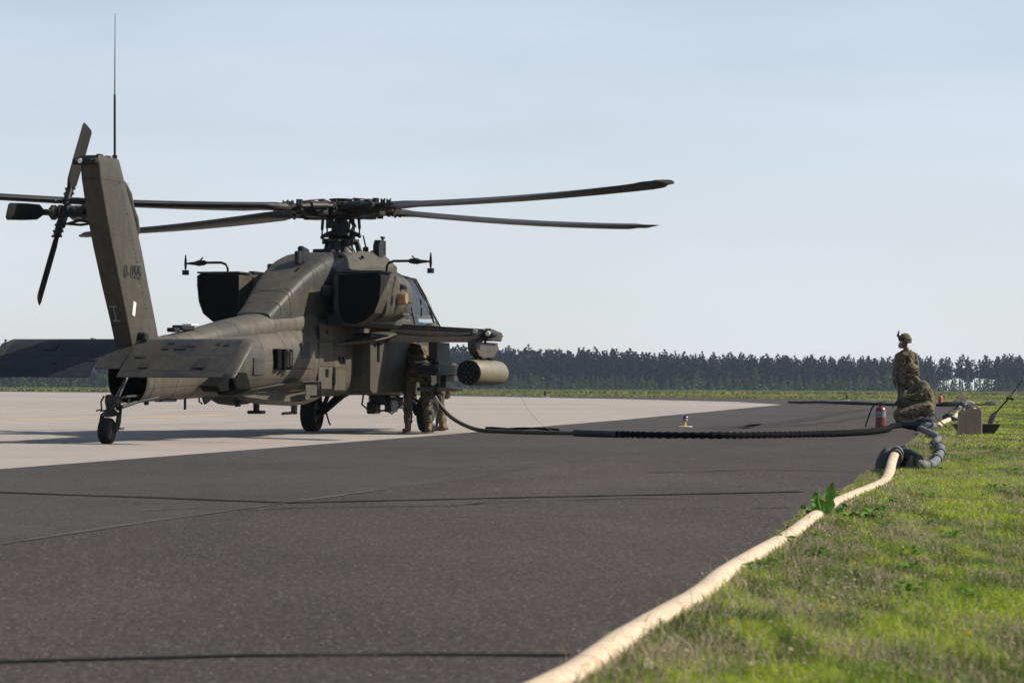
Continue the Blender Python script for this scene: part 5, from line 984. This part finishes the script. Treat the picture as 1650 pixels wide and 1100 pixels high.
# ------------------------------------------------------------------ props
def extinguisher(loc, s, label, rz=0, far=False):
    e = empty('fire_extinguisher', loc, rz); tag(e, label, 'fire extinguisher')
    q = MB(); q.tube([(0, 0, .0), (0, 0, .02), (0, 0, .36), (0, 0, .40), (0, 0, .43)], [.09, .105, .105, .085, .04], 22); q.build('cylinder', M['red'] if not far else M['orange'], e)
    q = MB(); q.tube([(0, 0, .43), (0, 0, .47)], .03, 10); q.box((.0, 0, .48), (.07, .06, .05), bev=.008); q.build('valve', M['gunmetal'], e)
    q = MB(); q.tube([(-.03, 0, .50), (.04, 0, .515), (.10, 0, .53)], .012, 6); q.build('handle', M['steel'], e); q = MB(); q.tube([(.10, 0, .535), (.03, 0, .50), (-.1, 0, .52)], .010, 6); q.build('lever', M['steel'], e)
    if not far:
        RG = [[(.1065 * math.cos(t), .1065 * math.sin(t), z) for z in (.22, .335)] for t in [R(-150 + 12 * j) for j in range(11)]]
        V = [v for r_ in RG for v in r_]; mesh_obj('label_sheet', V, [(2 * j, 2 * j + 2, 2 * j + 3, 2 * j + 1) for j in range(10)], M['label'], e, 60)
        q = MB(); q.box((.03, -.104, .10), (.045, .006, .05), bev=.002); q.build('inspection_tag', M['jerry'], e)
        q = MB(); q.tube([tuple(v) for v in spl([(-.03, 0, .48), (-.10, 0, .47), (-.17, -.02, .38), (-.22, -.04, .26), (-.27, -.05, .12), (-.29, -.05, .05)], 5)], [.014] * 25 + [.02], 8); q.build('hose', M['sleeve'], e)
    e.scale = (s, s, s)
extinguisher((6.95, 51.45, 0), 1.0, 'red fire extinguisher with its black hose, left of the kneeling soldier')
extinguisher((20.75, 132.2, 0), 1.05, 'distant small red-orange extinguisher by the far fuel point', far=True)
def jerrycan(loc, s, label, rz=0):
    e = empty('jerrycan', loc, rz); tag(e, label, 'jerrycan'); w, h_, d = .175, .44, .085
    prof = [(-w, .015), (-w + .02, 0), (w - .02, 0), (w, .015), (w, h_ - .045), (w - .02, h_ - .01), (w - .035, h_), (w - .05, h_), (.0 + .02, h_ - .003), (-.0 - .005, h_ - .0), (-.02, h_ - .035), (-w + .03, h_ - .03), (-w, h_ - .06)]
    q = MB(); q.rings([[(x * .96, y, .01 + z * .98) for x, z in prof] if abs(y) > .08 else [(x, y, z) for x, z in prof] for y in (-d, -.075, .075, d)]); q.build('can_body', M['jerry'], e, 30)
    q = MB(); q.tube([(-.01, 0, h_ - .04), (.0, 0, h_ + .015), (.02, 0, h_ + .03), (.11, 0, h_ + .03), (.135, 0, h_ + .015), (.14, 0, h_ - .03)], .016, 8); q.build('handle', M['jerry'], e)
    q = MB(); q.tube([(-.10, 0, h_ - .05), (-.11, 0, h_ - .005)], .035, 12); q.build('cap', M['jerry'], e)
    q = MB()
    for x in (-.07, .07): q.box((x, -d - .003, .2), (.012, .006, .26), bev=.003)
    for z in (.33, .07): q.box((0, -d - .003, z), (.16, .006, .012), bev=.003)
    q.build('embossed_rib', M['jerry'], e); e.scale = (s, s, s)
jerrycan((7.25, 43.2, 0), 1.03, 'tan plastic jerrycan standing in the grass in front of the black tray')
jerrycan((21.9, 133.0, 0), 1.1, 'distant pale jerrycan beside the far fuel point', .3)
q = MB(); q.rings([[(-.26, -.15, 0), (.26, -.15, 0), (.26, .15, 0), (-.26, .15, 0)], [(-.37, -.22, .165), (.37, -.22, .165), (.37, .22, .165), (-.37, .22, .165)], [(-.40, -.25, .168), (.40, -.25, .168), (.40, .25, .168), (-.40, .25, .168)], [(-.40, -.25, .158), (.40, -.25, .158), (.40, .25, .158), (-.40, .25, .158)]], caps=False); q.F.append((0, 1, 2, 3)); q.M.append(0)
o = q.build('drip_tray', M['tray'], None, 30); o.location = (7.64, 44.9, .02); tag(o, 'black flared drip tray on the grass behind the tan jerrycan', 'tray')
gr = empty('grounding_rod', (8.15, 46.6, 0)); tag(gr, 'slanting black rod with a T handle and brown sheath, stuck behind the tray', 'rod')
q = MB(); q.tube([(0, 0, .02), (.02, 0, .18), (.07, 0, .30), (.12, 0, .36)], [.03, .045, .055, .03], 10); q.build('sheath', mat('sheath_leather', (.12, .09, .07), .8), gr)
q = MB(); q.tube([(.1, 0, .34), (.33, 0, .60)], .014, 8); q.build('shaft', M['black'], gr); q = MB(); q.tube([(.29, 0, .62), (.37, 0, .60), (.42, 0, .58)], .022, 8); q.build('handle', M['black'], gr)
q = MB(); q.tube([(0, 0, 0), (.9, 0, 1.2)], .03, 6); o = q.build('far_rod', M['black'], None); o.location = (23.6, 131, .0); tag(o, 'distant thin slanting rod in the grass right of the far jerrycan', 'rod')
def canvas_pile(loc, label):
    e = empty('canvas_bundle', loc); tag(e, label, 'bundle')
    for i, (dx, m_, w_, h_) in enumerate(((-1.1, 'sleeve', .5, .28), (-.45, 'green_bag', .45, .42), (.15, 'khaki_bag', .42, .40), (1.6, 'strap', .5, .35))): h_ *= .6; w_ *= .8; bag('canvas_cover', M[m_], [(0, w_, .3, 2.5), (h_ * .4, w_ * 1.05, .3, 2.5), (h_ * .8, w_ * .7, .22, 2.2), (h_, w_ * .25, .1, 2)], e, (dx * .8, .1 * i, 0), .2 * i)
canvas_pile((21.2, 127.5, 0), 'distant heap of dark canvas bundles round the far jerrycan')
def taxi_light(loc, s, label, top, post, grp=None):
    e = empty('taxiway_light', loc); tag(e, label, 'taxiway light', grp)
    q = MB(); q.tube([(0, 0, 0), (0, 0, .014), (0, 0, .02)], [.135, .14, .12], 24); q.build('base_plate', M['white'], e)
    q = MB(); q.tube([(0, 0, .02), (0, 0, .10)], .022, 12); q.build('post', post, e)
    q = MB(); q.tube([(0, 0, .10), (0, 0, .115), (0, 0, .15), (0, 0, .165)], [.03, .045, .05, .045], 14); q.build('lamp_housing', M['jerry'] if post is M['yellow'] else post, e)
    q = MB(); q.tube([(0, 0, .165), (0, 0, .185), (0, 0, .21), (0, 0, .225)], [.042, .048, .036, .012], 14); q.build('lamp_dome', top, e); e.scale = (s, s, s)
taxi_light((3.30, 51.97, .012), 1.0, 'taxiway light with a yellow post, blue dome and white base on the dark tarmac', M['blue'], M['yellow'])
taxi_light((2.5, 205, .016), 2.2, 'tiny dark taxiway light at the far concrete edge', M['black'], M['black'])
taxi_light((21.6, 176, .012), 1.6, 'tiny dark marker light on the far tarmac left of the standing soldier', M['black'], M['black'])
q = MB(); q.box((-6.6, 300, .45), (2.4, .2, .55), bev=.03); o = q.build('marker_board', M['orange'], None); o.location.x = -.9; tag(o, 'orange marker board in the far grass under the rocket pod', 'sign')
# dock plant poking up beside the tan hose
dk = empty('dock_plant', (1.80, 15.6, 0)); dk.scale = (1.35, 1.35, 1.15); tag(dk, 'broad-leaved green weed growing over the tan hose', 'plant')
def leaf(base, d, L_, w, droop, m=M['leafw']):
    base = Vector(base); d = Vector(d).normalized(); sd_ = Vector((d.y, -d.x, 0)) if abs(d.z) < .95 else Vector((1, .2, 0)); sd_.normalize(); V = []; F = []; n = 9
    for i in range(n):
        t_ = i / (n - 1); c = base + d * L_ * t_ + Vector((0, 0, -droop * t_ * t_)); ww = w * math.sin(math.pi * min(1, .06 + t_ * .94)) ** .7 * (1 + .18 * math.sin(i * 2.9)); nn = sd_.cross(d)
        V += [c - sd_ * ww + nn * .012 * math.sin(i * 1.9), c + nn * -.008, c + sd_ * ww + nn * .012 * math.cos(i * 2.3)]
    for i in range(n - 1): F += [(3 * i, 3 * i + 1, 3 * i + 4, 3 * i + 3), (3 * i + 1, 3 * i + 2, 3 * i + 5, 3 * i + 4)]
    return mesh_obj('leaf', V, F, m, dk, 60)
for a in (((0, 0, .01), (.12, -.1, 1), .19, .026, .0), ((-.02, 0, .01), (-.22, 0, 1), .14, .028, .0), ((-.03, .01, 0), (-.55, -.2, .7), .13, .026, .02), ((.02, -.02, .02), (1, -.2, .28), .16, .030, .03), ((.05, -.02, .03), (.9, -.5, .22), .22, .028, .05), ((.0, -.03, 0), (.2, -1, .5), .12, .024, .03), ((.03, .02, .01), (.5, .3, .8), .12, .022, .02), ((.1, 0, .02), (.7, .1, .35), .18, .026, .03)): leaf(*a)
q = MB(); q.tube([(-.01, 0, 0), (-.035, 0, .10), (-.03, 0, .17)], [.006, .004, .003], 6); q.build('stem', M['leafw'], dk)

# ------------------------------------------------------------------ grass
def blades(name, X, Y, H_, Wd, col, lean=.5, mat_=None, z0=0.0, seg=True):
    n = len(X); a = rng.uniform(0, 2 * np.pi, n); la = rng.uniform(0, 2 * np.pi, n); ln = rng.uniform(.1, lean, n) * H_
    wx, wy = np.cos(a) * Wd / 2, np.sin(a) * Wd / 2; lx, ly = np.cos(la) * ln, np.sin(la) * ln
    V = np.zeros((n, 5, 3))
    V[:, 0] = np.stack([X - wx, Y - wy, np.full(n, z0)], 1); V[:, 1] = np.stack([X + wx, Y + wy, np.full(n, z0)], 1)
    V[:, 2] = np.stack([X + wx * .75 + lx * .35, Y + wy * .75 + ly * .35, z0 + H_ * .6], 1); V[:, 3] = np.stack([X - wx * .75 + lx * .35, Y - wy * .75 + ly * .35, z0 + H_ * .6], 1)
    V[:, 4] = np.stack([X + lx, Y + ly, z0 + H_ * (1 - .3 * (ln / H_) ** 2)], 1)
    b_ = np.arange(n)[:, None] * 5; qd = b_ + np.array([[0, 1, 2, 3]]); tr = b_ + np.array([[3, 2, 4]])
    C = np.ones((n, 5, 4)); C[:, :, :3] = col[:, None, :]
    return tag(fast_mesh(name, V.reshape(-1, 3), qd, tr, mat_ or M['grass'], C.reshape(-1, 4)), kind='stuff')
def nval(X, Y, s, off=0.0):
    """cheap smooth value noise"""
    x = X / s + off; y = Y / s + off * 1.7; xi = np.floor(x).astype(int); yi = np.floor(y).astype(int); fx = x - xi; fy = y - yi; fx = fx * fx * (3 - 2 * fx); fy = fy * fy * (3 - 2 * fy)
    def hsh(i, j): h_ = np.sin(i * 127.1 + j * 311.7 + off * 13.3) * 43758.5453; return h_ - np.floor(h_)
    return (hsh(xi, yi) * (1 - fx) + hsh(xi + 1, yi) * fx) * (1 - fy) + (hsh(xi, yi + 1) * (1 - fx) + hsh(xi + 1, yi + 1) * fx) * fy
def verge(n, d0, d1, wmax=3.2, pw=1.0, ragged=.10):
    d = d0 + (d1 - d0) * rng.uniform(0, 1, n) ** pw; e0 = edge_x(d); right = .19 * d + .9
    w = np.minimum(np.maximum(right - e0, .6), 99); x = e0 + w * rng.uniform(0, 1, n)
    keep = (x - e0) > (nval(x, d, .35, 3.0) - .55) * ragged * 2 * (1 + d / 25)
    return x[keep], d[keep]
def grass_col(X, Y, dry=.3):
    n = len(X); t_ = np.clip((nval(X, Y * .22, .45, 1.0) - .5) * .9 + (nval(X, Y * .2, .09, 2.0) - .5) * .9 + .60 + rng.normal(0, .10, n), 0, 1)
    e = np.clip((X - edge_x(Y)) / (.6 + Y * .02), 0, 1)
    g_ = np.array([.120, .180, .028]); y_ = np.array([.280, .350, .034]); b_ = np.array([.34, .29, .19]); dk_ = np.array([.070, .098, .016])
    c = dk_ * (1 - t_[:, None]) + g_ * t_[:, None]; k = np.clip((t_ - .52) * 4, 0, 1)[:, None]; c = c * (1 - k) + y_ * k
    dr = (rng.uniform(0, 1, n) < np.clip(dry - .10 + .9 * (.5 - nval(X, Y * .2, .16, 5.0)) + .30 * (1 - e), .04, .85))[:, None]
    c = np.where(dr, b_ * rng.uniform(.55, 1.3, (n, 1)), c); return c * rng.uniform(.75, 1.25, (n, 1))
sheet('grass_verge', [(x - .06, d) for d, x in EDGE] + [(60, 144.8), (60, -.27)], .004, M['soil'])
x, d = verge(210000, 5.4, 15, pw=1.15); blades('grass', x, d, rng.uniform(.012, .040, len(x)) * (1 + .6 * nval(x, d, .6, 8)), rng.uniform(.0022, .0045, len(x)), grass_col(x, d), 1.1)
x, d = verge(170000, 14, 34); blades('grass', x, d, rng.uniform(.012, .040, len(x)) * (1 + .6 * nval(x, d, .9, 8)), rng.uniform(.004, .008, len(x)), grass_col(x, d, .28), 1.0)
x, d = verge(120000, 33, 95); blades('grass', x, d, rng.uniform(.012, .045, len(x)) * (1 + .8 * nval(x, d, 2.0, 8)), rng.uniform(.012, .026, len(x)), grass_col(x, d, .22), 1.0)
x, d = verge(60000, 90, 210); blades('grass', x, d, rng.uniform(.03, .09, len(x)), rng.uniform(.04, .09, len(x)), grass_col(x / 2, d / 2, .25), .8)
x, d = verge(12000, 5.4, 30, pw=1.25); k = nval(x, d * .2, .3, 21.0) > .55; x, d = x[k], d[k]; blades('tall_grass', x, d, rng.uniform(.04, .09, len(x)), rng.uniform(.003, .006, len(x)), grass_col(x, d, .15) * 1.1, 1.0)
x, d = verge(1800, 5.6, 40, pw=1.2); blades('grass_stalks', x, d, rng.uniform(.06, .15, len(x)), rng.uniform(.0018, .003, len(x)), np.array([.30, .24, .14]) * rng.uniform(.6, 1.2, (len(x), 1)), .7)
# clover and other small leaves, lying flatter
def leaflets(name, X, Y, Z, S, col):
    n = len(X); a = rng.uniform(0, 2 * np.pi, n); u1 = np.stack([np.cos(a), np.sin(a), rng.uniform(-.6, .6, n)], 1) * S[:, None]; v1 = np.stack([-np.sin(a), np.cos(a), rng.uniform(-.6, .6, n)], 1) * S[:, None] * .7
    c = np.stack([X, Y, Z], 1); V = np.stack([c - u1, c - v1, c + u1, c + v1], 1); C = np.ones((n, 4, 4)); C[:, :, :3] = col[:, None, :]
    return tag(fast_mesh(name, V.reshape(-1, 3), np.arange(n * 4).reshape(n, 4), None, M['grass'], C.reshape(-1, 4)), kind='stuff')
x, d = verge(70000, 5.4, 30, pw=1.3); k = nval(x, d, .5, 7.0) > .42; x, d = x[k], d[k]
leaflets('clover_leaves', x, d, rng.uniform(.006, .045, len(x)), rng.uniform(.003, .008, len(x)), np.array([.085, .17, .025]) * rng.uniform(.5, 1.5, (len(x), 1)))
x, d = verge(60000, 5.4, 34, pw=1.3, ragged=.3); leaflets('dry_litter', x, d, rng.uniform(.004, .035, len(x)), rng.uniform(.003, .010, len(x)), np.array([.30, .25, .17]) * rng.uniform(.4, 1.3, (len(x), 1)))
x, d = verge(7000, 5.4, 45, pw=1.2); k = nval(x, d, .8, 9.0) > .5; x, d = x[k], d[k]; leaflets('clover_flowers', x, d, rng.uniform(.03, .075, len(x)), rng.uniform(.003, .006, len(x)), np.array([.62, .58, .52]) * rng.uniform(.6, 1.1, (len(x), 1)))
n = 120000; d = 5.5 + 60 * rng.uniform(0, 1, n) ** 1.3; x = .19 * d + .8 + rng.exponential(1.0, n) * (1 + d * .05); blades('side_grass', x, d, rng.uniform(.02, .07, n), rng.uniform(.006, .014, n) * (1 + d / 30), grass_col(x, d, .25), 1.0)
# low broad-leaved rosettes scattered in the turf
cx_, cd_ = verge(70, 9.5, 34, pw=1.1); X_ = []; Y_ = []; S_ = []; Z_ = []
for a, b_ in zip(cx_, cd_):
    for _ in range(26): r_ = random.uniform(.0, .07); an = random.uniform(0, 6.28); X_.append(a + r_ * math.cos(an)); Y_.append(b_ + r_ * math.sin(an)); S_.append(random.uniform(.010, .024)); Z_.append(random.uniform(.02, .06))
leaflets('weed_rosettes', np.array(X_), np.array(Y_), np.array(Z_), np.array(S_), np.repeat(np.array([[.085, .17, .018]]) * rng.uniform(.6, 1.5, (len(cx_), 1)), 26, 0) * rng.uniform(.8, 1.2, (len(X_), 1)))
x, d = verge(28, 6.5, 20); leaflets('yellow_flowers', np.repeat(x, 3), np.repeat(d, 3), np.full(len(x) * 3, .07), np.full(len(x) * 3, .009), np.tile([[.7, .5, .02]], (len(x) * 3, 1)))
# loose grit on the tarmac
n = 3600; gy = 5.8 + 34 * rng.uniform(0, 1, n) ** 1.6; gx = -.21 * gy + (edge_x(gy) + .21 * gy) * rng.uniform(0, 1, n) ** .8
gs = rng.uniform(.0008, .0030, n) * (1 + gy / 30); a = rng.uniform(0, 6.28, n); ux = np.cos(a) * gs; uy = np.sin(a) * gs; z0_ = np.full(n, .008)
V = np.stack([np.stack([gx - ux, gy - uy, z0_], 1), np.stack([gx + uy, gy - ux, z0_], 1), np.stack([gx + ux, gy + uy, z0_], 1), np.stack([gx - uy, gy + ux, z0_], 1), np.stack([gx, gy, z0_ + gs * 1.1], 1)], 1)
b_ = np.arange(n)[:, None] * 5; T = np.concatenate([b_ + np.array([[0, 1, 4]]), b_ + np.array([[1, 2, 4]]), b_ + np.array([[2, 3, 4]]), b_ + np.array([[3, 0, 4]])])
C = np.ones((n, 5, 4)); C[:, :, :3] = (np.array([.14, .125, .11]) * rng.uniform(.3, 1.4, (n, 1)))[:, None, :]
tag(fast_mesh('loose_grit', V.reshape(-1, 3), None, T, M['grass'], C.reshape(-1, 4)), kind='stuff')
# tufts poking out along the hose and the tarmac edge
n = 9000; d = rng.uniform(6, 48, n); x = np.interp(d, [p[1] for p in th] + [30, 48], [p[0] for p in th] + [4.2, 7.2]) + .05 + np.abs(rng.normal(.0, .06, n)); blades('edge_grass', x, d, rng.uniform(.02, .07, n), rng.uniform(.003, .007, n) * (1 + d / 20), grass_col(x, d, .45), .8)
# far meadow: fringe where the tarmac ends and tall seed heads before the trees
fe = [(-120, 470), (-42, 340), (-6, 277), (17.2, 207.4), (21.7, 200.8), (28, 182.6), (60, 175)]
n = 60000; xx = rng.uniform(-75, 62, n); yy = np.interp(xx, [p[0] for p in fe], [p[1] for p in fe]) + rng.exponential(28, n)
blades('meadow_grass', xx, yy, rng.uniform(.05, .17, n), rng.uniform(.12, .30, n), np.where(rng.uniform(0, 1, (n, 1)) < .35, [[.23, .20, .08]], [[.13, .17, .035]]) * rng.uniform(.7, 1.2, (n, 1)), .5)
n = 26000; yy = rng.uniform(330, 760, n); xx = rng.uniform(-.24, .24, n) * yy; blades('meadow_grass', xx, yy, rng.uniform(.12, .38, n), rng.uniform(.25, .6, n), np.where(rng.uniform(0, 1, (n, 1)) < .45, [[.19, .165, .08]], [[.10, .13, .035]]) * rng.uniform(.7, 1.2, (n, 1)), .4)

# ------------------------------------------------------------------ pine wood
def crown_mesh(seed, Ht, kind):
    r_ = np.random.default_rng(seed); V = []; F = []
    def tuft(c, s):
        for _ in range(3):
            u = r_.normal(0, 1, 3); u[2] *= .45; u /= np.linalg.norm(u); w = r_.normal(0, 1, 3); w[2] *= .6; w -= u * (w @ u); w /= np.linalg.norm(w); b_ = len(V)
            V.extend([c - u * s, c - w * s * .6, c + u * s, c + w * s * .7]); F.append((b_, b_ + 1, b_ + 2, b_ + 3))
    if kind == 'pine':
        z0 = Ht * r_.uniform(.36, .48); lay = 13
        for i in range(lay):
            t_ = (i + r_.uniform(-.3, .3)) / (lay - 1); z = z0 + (Ht - z0) * t_; rad = (2.1 * (1 - max(0, t_)) ** .5 * min(1, .55 + t_ * 1.6) + .2) * r_.uniform(.7, 1.15)
            for _ in range(int(7 + 9 * (1 - t_))):
                a = r_.uniform(0, 2 * np.pi); q = rad * r_.uniform(.2, 1) ** .6; c = np.array([math.cos(a) * q, math.sin(a) * q, z - q * .15 + r_.normal(0, .15)]); tuft(c, r_.uniform(.40, .72) * (1 - .42 * t_))
        for _ in range(14): a = r_.uniform(0, 2 * np.pi); z = r_.uniform(Ht * .12, z0); q = r_.uniform(.2, .9); tuft(np.array([math.cos(a) * q, math.sin(a) * q, z]), .26)
        tuft(np.array([0, 0, Ht]), .22); tuft(np.array([0, 0, Ht - .3]), .3)
    else:
        for i in range(60):
            t_ = i / 59; z = .15 + (Ht - .15) * t_; rad = (1.25 * (1 - t_) ** .8 + .08); a = r_.uniform(0, 2 * np.pi); q = rad * r_.uniform(.3, 1); tuft(np.array([math.cos(a) * q, math.sin(a) * q, z]), r_.uniform(.28, .5) * (1 - .45 * t_))
    return np.array(V), F
def mk(name, V, F, m):
    me = bpy.data.meshes.new(name); me.from_pydata([tuple(v) for v in V], [], F); me.materials.append(m); me.update(); return me
pines = []
for i in range(9):
    Ht = 10.9 + .7 * rng.uniform(-1, 1); V, F = crown_mesh(100 + i, Ht, 'pine'); q = MB(); bx = rng.uniform(-.25, .25)
    q.tube([(0, 0, -.2), (bx * .5, 0, Ht * .4), (bx, .1, Ht * .75), (0, 0, Ht * .96)], [.17, .13, .08, .03], 6)
    for j in range(5): a = rng.uniform(0, 6.28); z = rng.uniform(.35, .8) * Ht; q.tube([(0, 0, z), (math.cos(a) * .9, math.sin(a) * .9, z + .2)], [.04, .015], 4)
    tm = bpy.data.meshes.new('trunk'); bm_ = bmesh.new(); vs = [bm_.verts.new(v) for v in q.V]; [bm_.faces.new([vs[k] for k in f]) for f in q.F]; bm_.to_mesh(tm); bm_.free(); tm.materials.append(M['bark'])
    pines.append((mk('crown', V, F, M['needle']), tm, V, F, Ht))
def hfac(x): t_ = min(1, max(0, (x + 25) / 85)); return 1.07 - .20 * t_ * t_ * (3 - 2 * t_) + .03 * math.sin(x * .045)
def treeline_y(x): return 770 + 12 * math.sin(x * .02) + 6 * math.sin(x * .07 + 1)
GAP = (124, 141)
k = 0; desc = {}
for row in range(2):
    n = 148
    for i in range(n):
        x = -188 + 376 * (i + .5 * row) / n + random.uniform(-.9, .9); y = treeline_y(x) + row * 5 + random.uniform(-1.8, 1.8)
        if GAP[0] < x < GAP[1] and row and random.random() < .25: continue
        cm, tm, V, F, Ht = pines[random.randrange(9)]; sc_ = random.uniform(.92, 1.07) * hfac(x)
        t_ = empty('pine_tree', (x, y, 0), random.uniform(0, 6.28)); t_.scale = (sc_ * random.uniform(.9, 1.15),) * 2 + (sc_,)
        tag(t_, 'tall dark pine tree in the front rows of the distant wood', 'tree', 'pine trees along the far edge of the airfield')
        for nm, me in (('crown', cm), ('trunk', tm)): o = bpy.data.objects.new(nm, me); COL.objects.link(o); o.parent = t_
# the rows behind, one mass
YG = [crown_mesh(300 + i, 4.0, 'young') for i in range(6)]
VV = []; FF = []; TV = []; TF = []; base = 0
for row in range(5):
    n = 140
    for i in range(n):
        x = -192 + 384 * (i + .37 * row) / n + random.uniform(-1, 1); y = treeline_y(x) + 11 + row * 7 + random.uniform(-2, 2)
        if GAP[0] < x < GAP[1] and random.random() < .72: continue
        V, F = pines[(i * 7 + row) % 9][2:4]; s_ = random.uniform(.92, 1.10) * hfac(x); a = random.uniform(0, 6.28); Rm = np.array([[math.cos(a), -math.sin(a), 0], [math.sin(a), math.cos(a), 0], [0, 0, 1]])
        VV.append((V * s_) @ Rm.T + np.array([x, y, 0])); FF.append(np.array(F) + base); base += len(V)
for row in range(4):
    for i in range(170):
        x = -192 + 384 * (i + .3 * row) / 170 + random.uniform(-1, 1); y = treeline_y(x) + 14 + row * 8
        if GAP[0] < x < GAP[1]: continue
        V, F = YG[i % 6]; s_ = random.uniform(1.2, 1.9); VV.append(V * np.array([s_ * 1.5, s_ * 1.5, s_]) + np.array([x, y, 0])); FF.append(np.array(F) + base); base += len(V)
tag(fast_mesh('pine_wood', np.concatenate(VV), np.concatenate(FF), None, M['needle']), kind='stuff')
mb = MB()
for row in range(3):
    for i in range(150):
        x = -192 + 384 * i / 150 + random.uniform(-1, 1); y = treeline_y(x) + 12 + row * 9
        if GAP[0] < x < GAP[1] and row > 0: continue
        mb.tube([(x, y, -.1), (x + random.uniform(-.4, .4), y, 9.5)], [.16, .08], 4, False)
tag(mb.build('trunks_in_wood', M['bark'], None, None), kind='stuff')
yp = []
for i in range(6): Ht = 4.0 + .9 * rng.uniform(-1, 1); V, F = crown_mesh(300 + i, Ht, 'young'); yp.append(mk('crown', V, F, M['young']))
tr0 = MB(); tr0.tube([(0, 0, -.1), (0, 0, 3.0)], [.07, .02], 5); to = tr0.build('trunk', M['bark']); tme = to.data; bpy.data.objects.remove(to)
for i in range(290):
    x = -185 + 370 * i / 290 + random.uniform(-.8, .8); y = treeline_y(x) - 9 - random.uniform(0, 14)
    s_ = random.uniform(.7, 1.15)
    if random.random() < .06: s_ *= 1.5
    t_ = empty('young_pine', (x, y, 0), random.uniform(0, 6.28)); t_.scale = (s_ * 1.1, s_ * 1.1, s_); tag(t_, 'small bright green young pine standing before the dark wood', 'tree', 'young pines in front of the wood')
    for nm, me in (('crown', yp[i % 6]), ('trunk', tme)): o = bpy.data.objects.new(nm, me); COL.objects.link(o); o.parent = t_

# ------------------------------------------------------------------ summer haze
q = MB(); V = [(x, y, z) for x in (-420, 420) for y in (-60, 860) for z in (-1, 16)]
me = bpy.data.meshes.new('haze'); me.from_pydata(V, [], [(0, 1, 3, 2), (4, 6, 7, 5), (0, 4, 5, 1), (2, 3, 7, 6), (0, 2, 6, 4), (1, 5, 7, 3)]); hz = bpy.data.objects.new('haze', me); COL.objects.link(hz); hz['kind'] = 'stuff'
m = bpy.data.materials.new('haze_air'); m.use_nodes = True; t = m.node_tree; t.nodes.clear(); mo = t.nodes.new('ShaderNodeOutputMaterial'); pv = t.nodes.new('ShaderNodeVolumePrincipled')
pv.inputs['Color'].default_value = (.66, .80, .97, 1); pv.inputs['Density'].default_value = .00012; pv.inputs['Anisotropy'].default_value = .3; t.links.new(pv.outputs[0], mo.inputs['Volume']); me.materials.append(m)
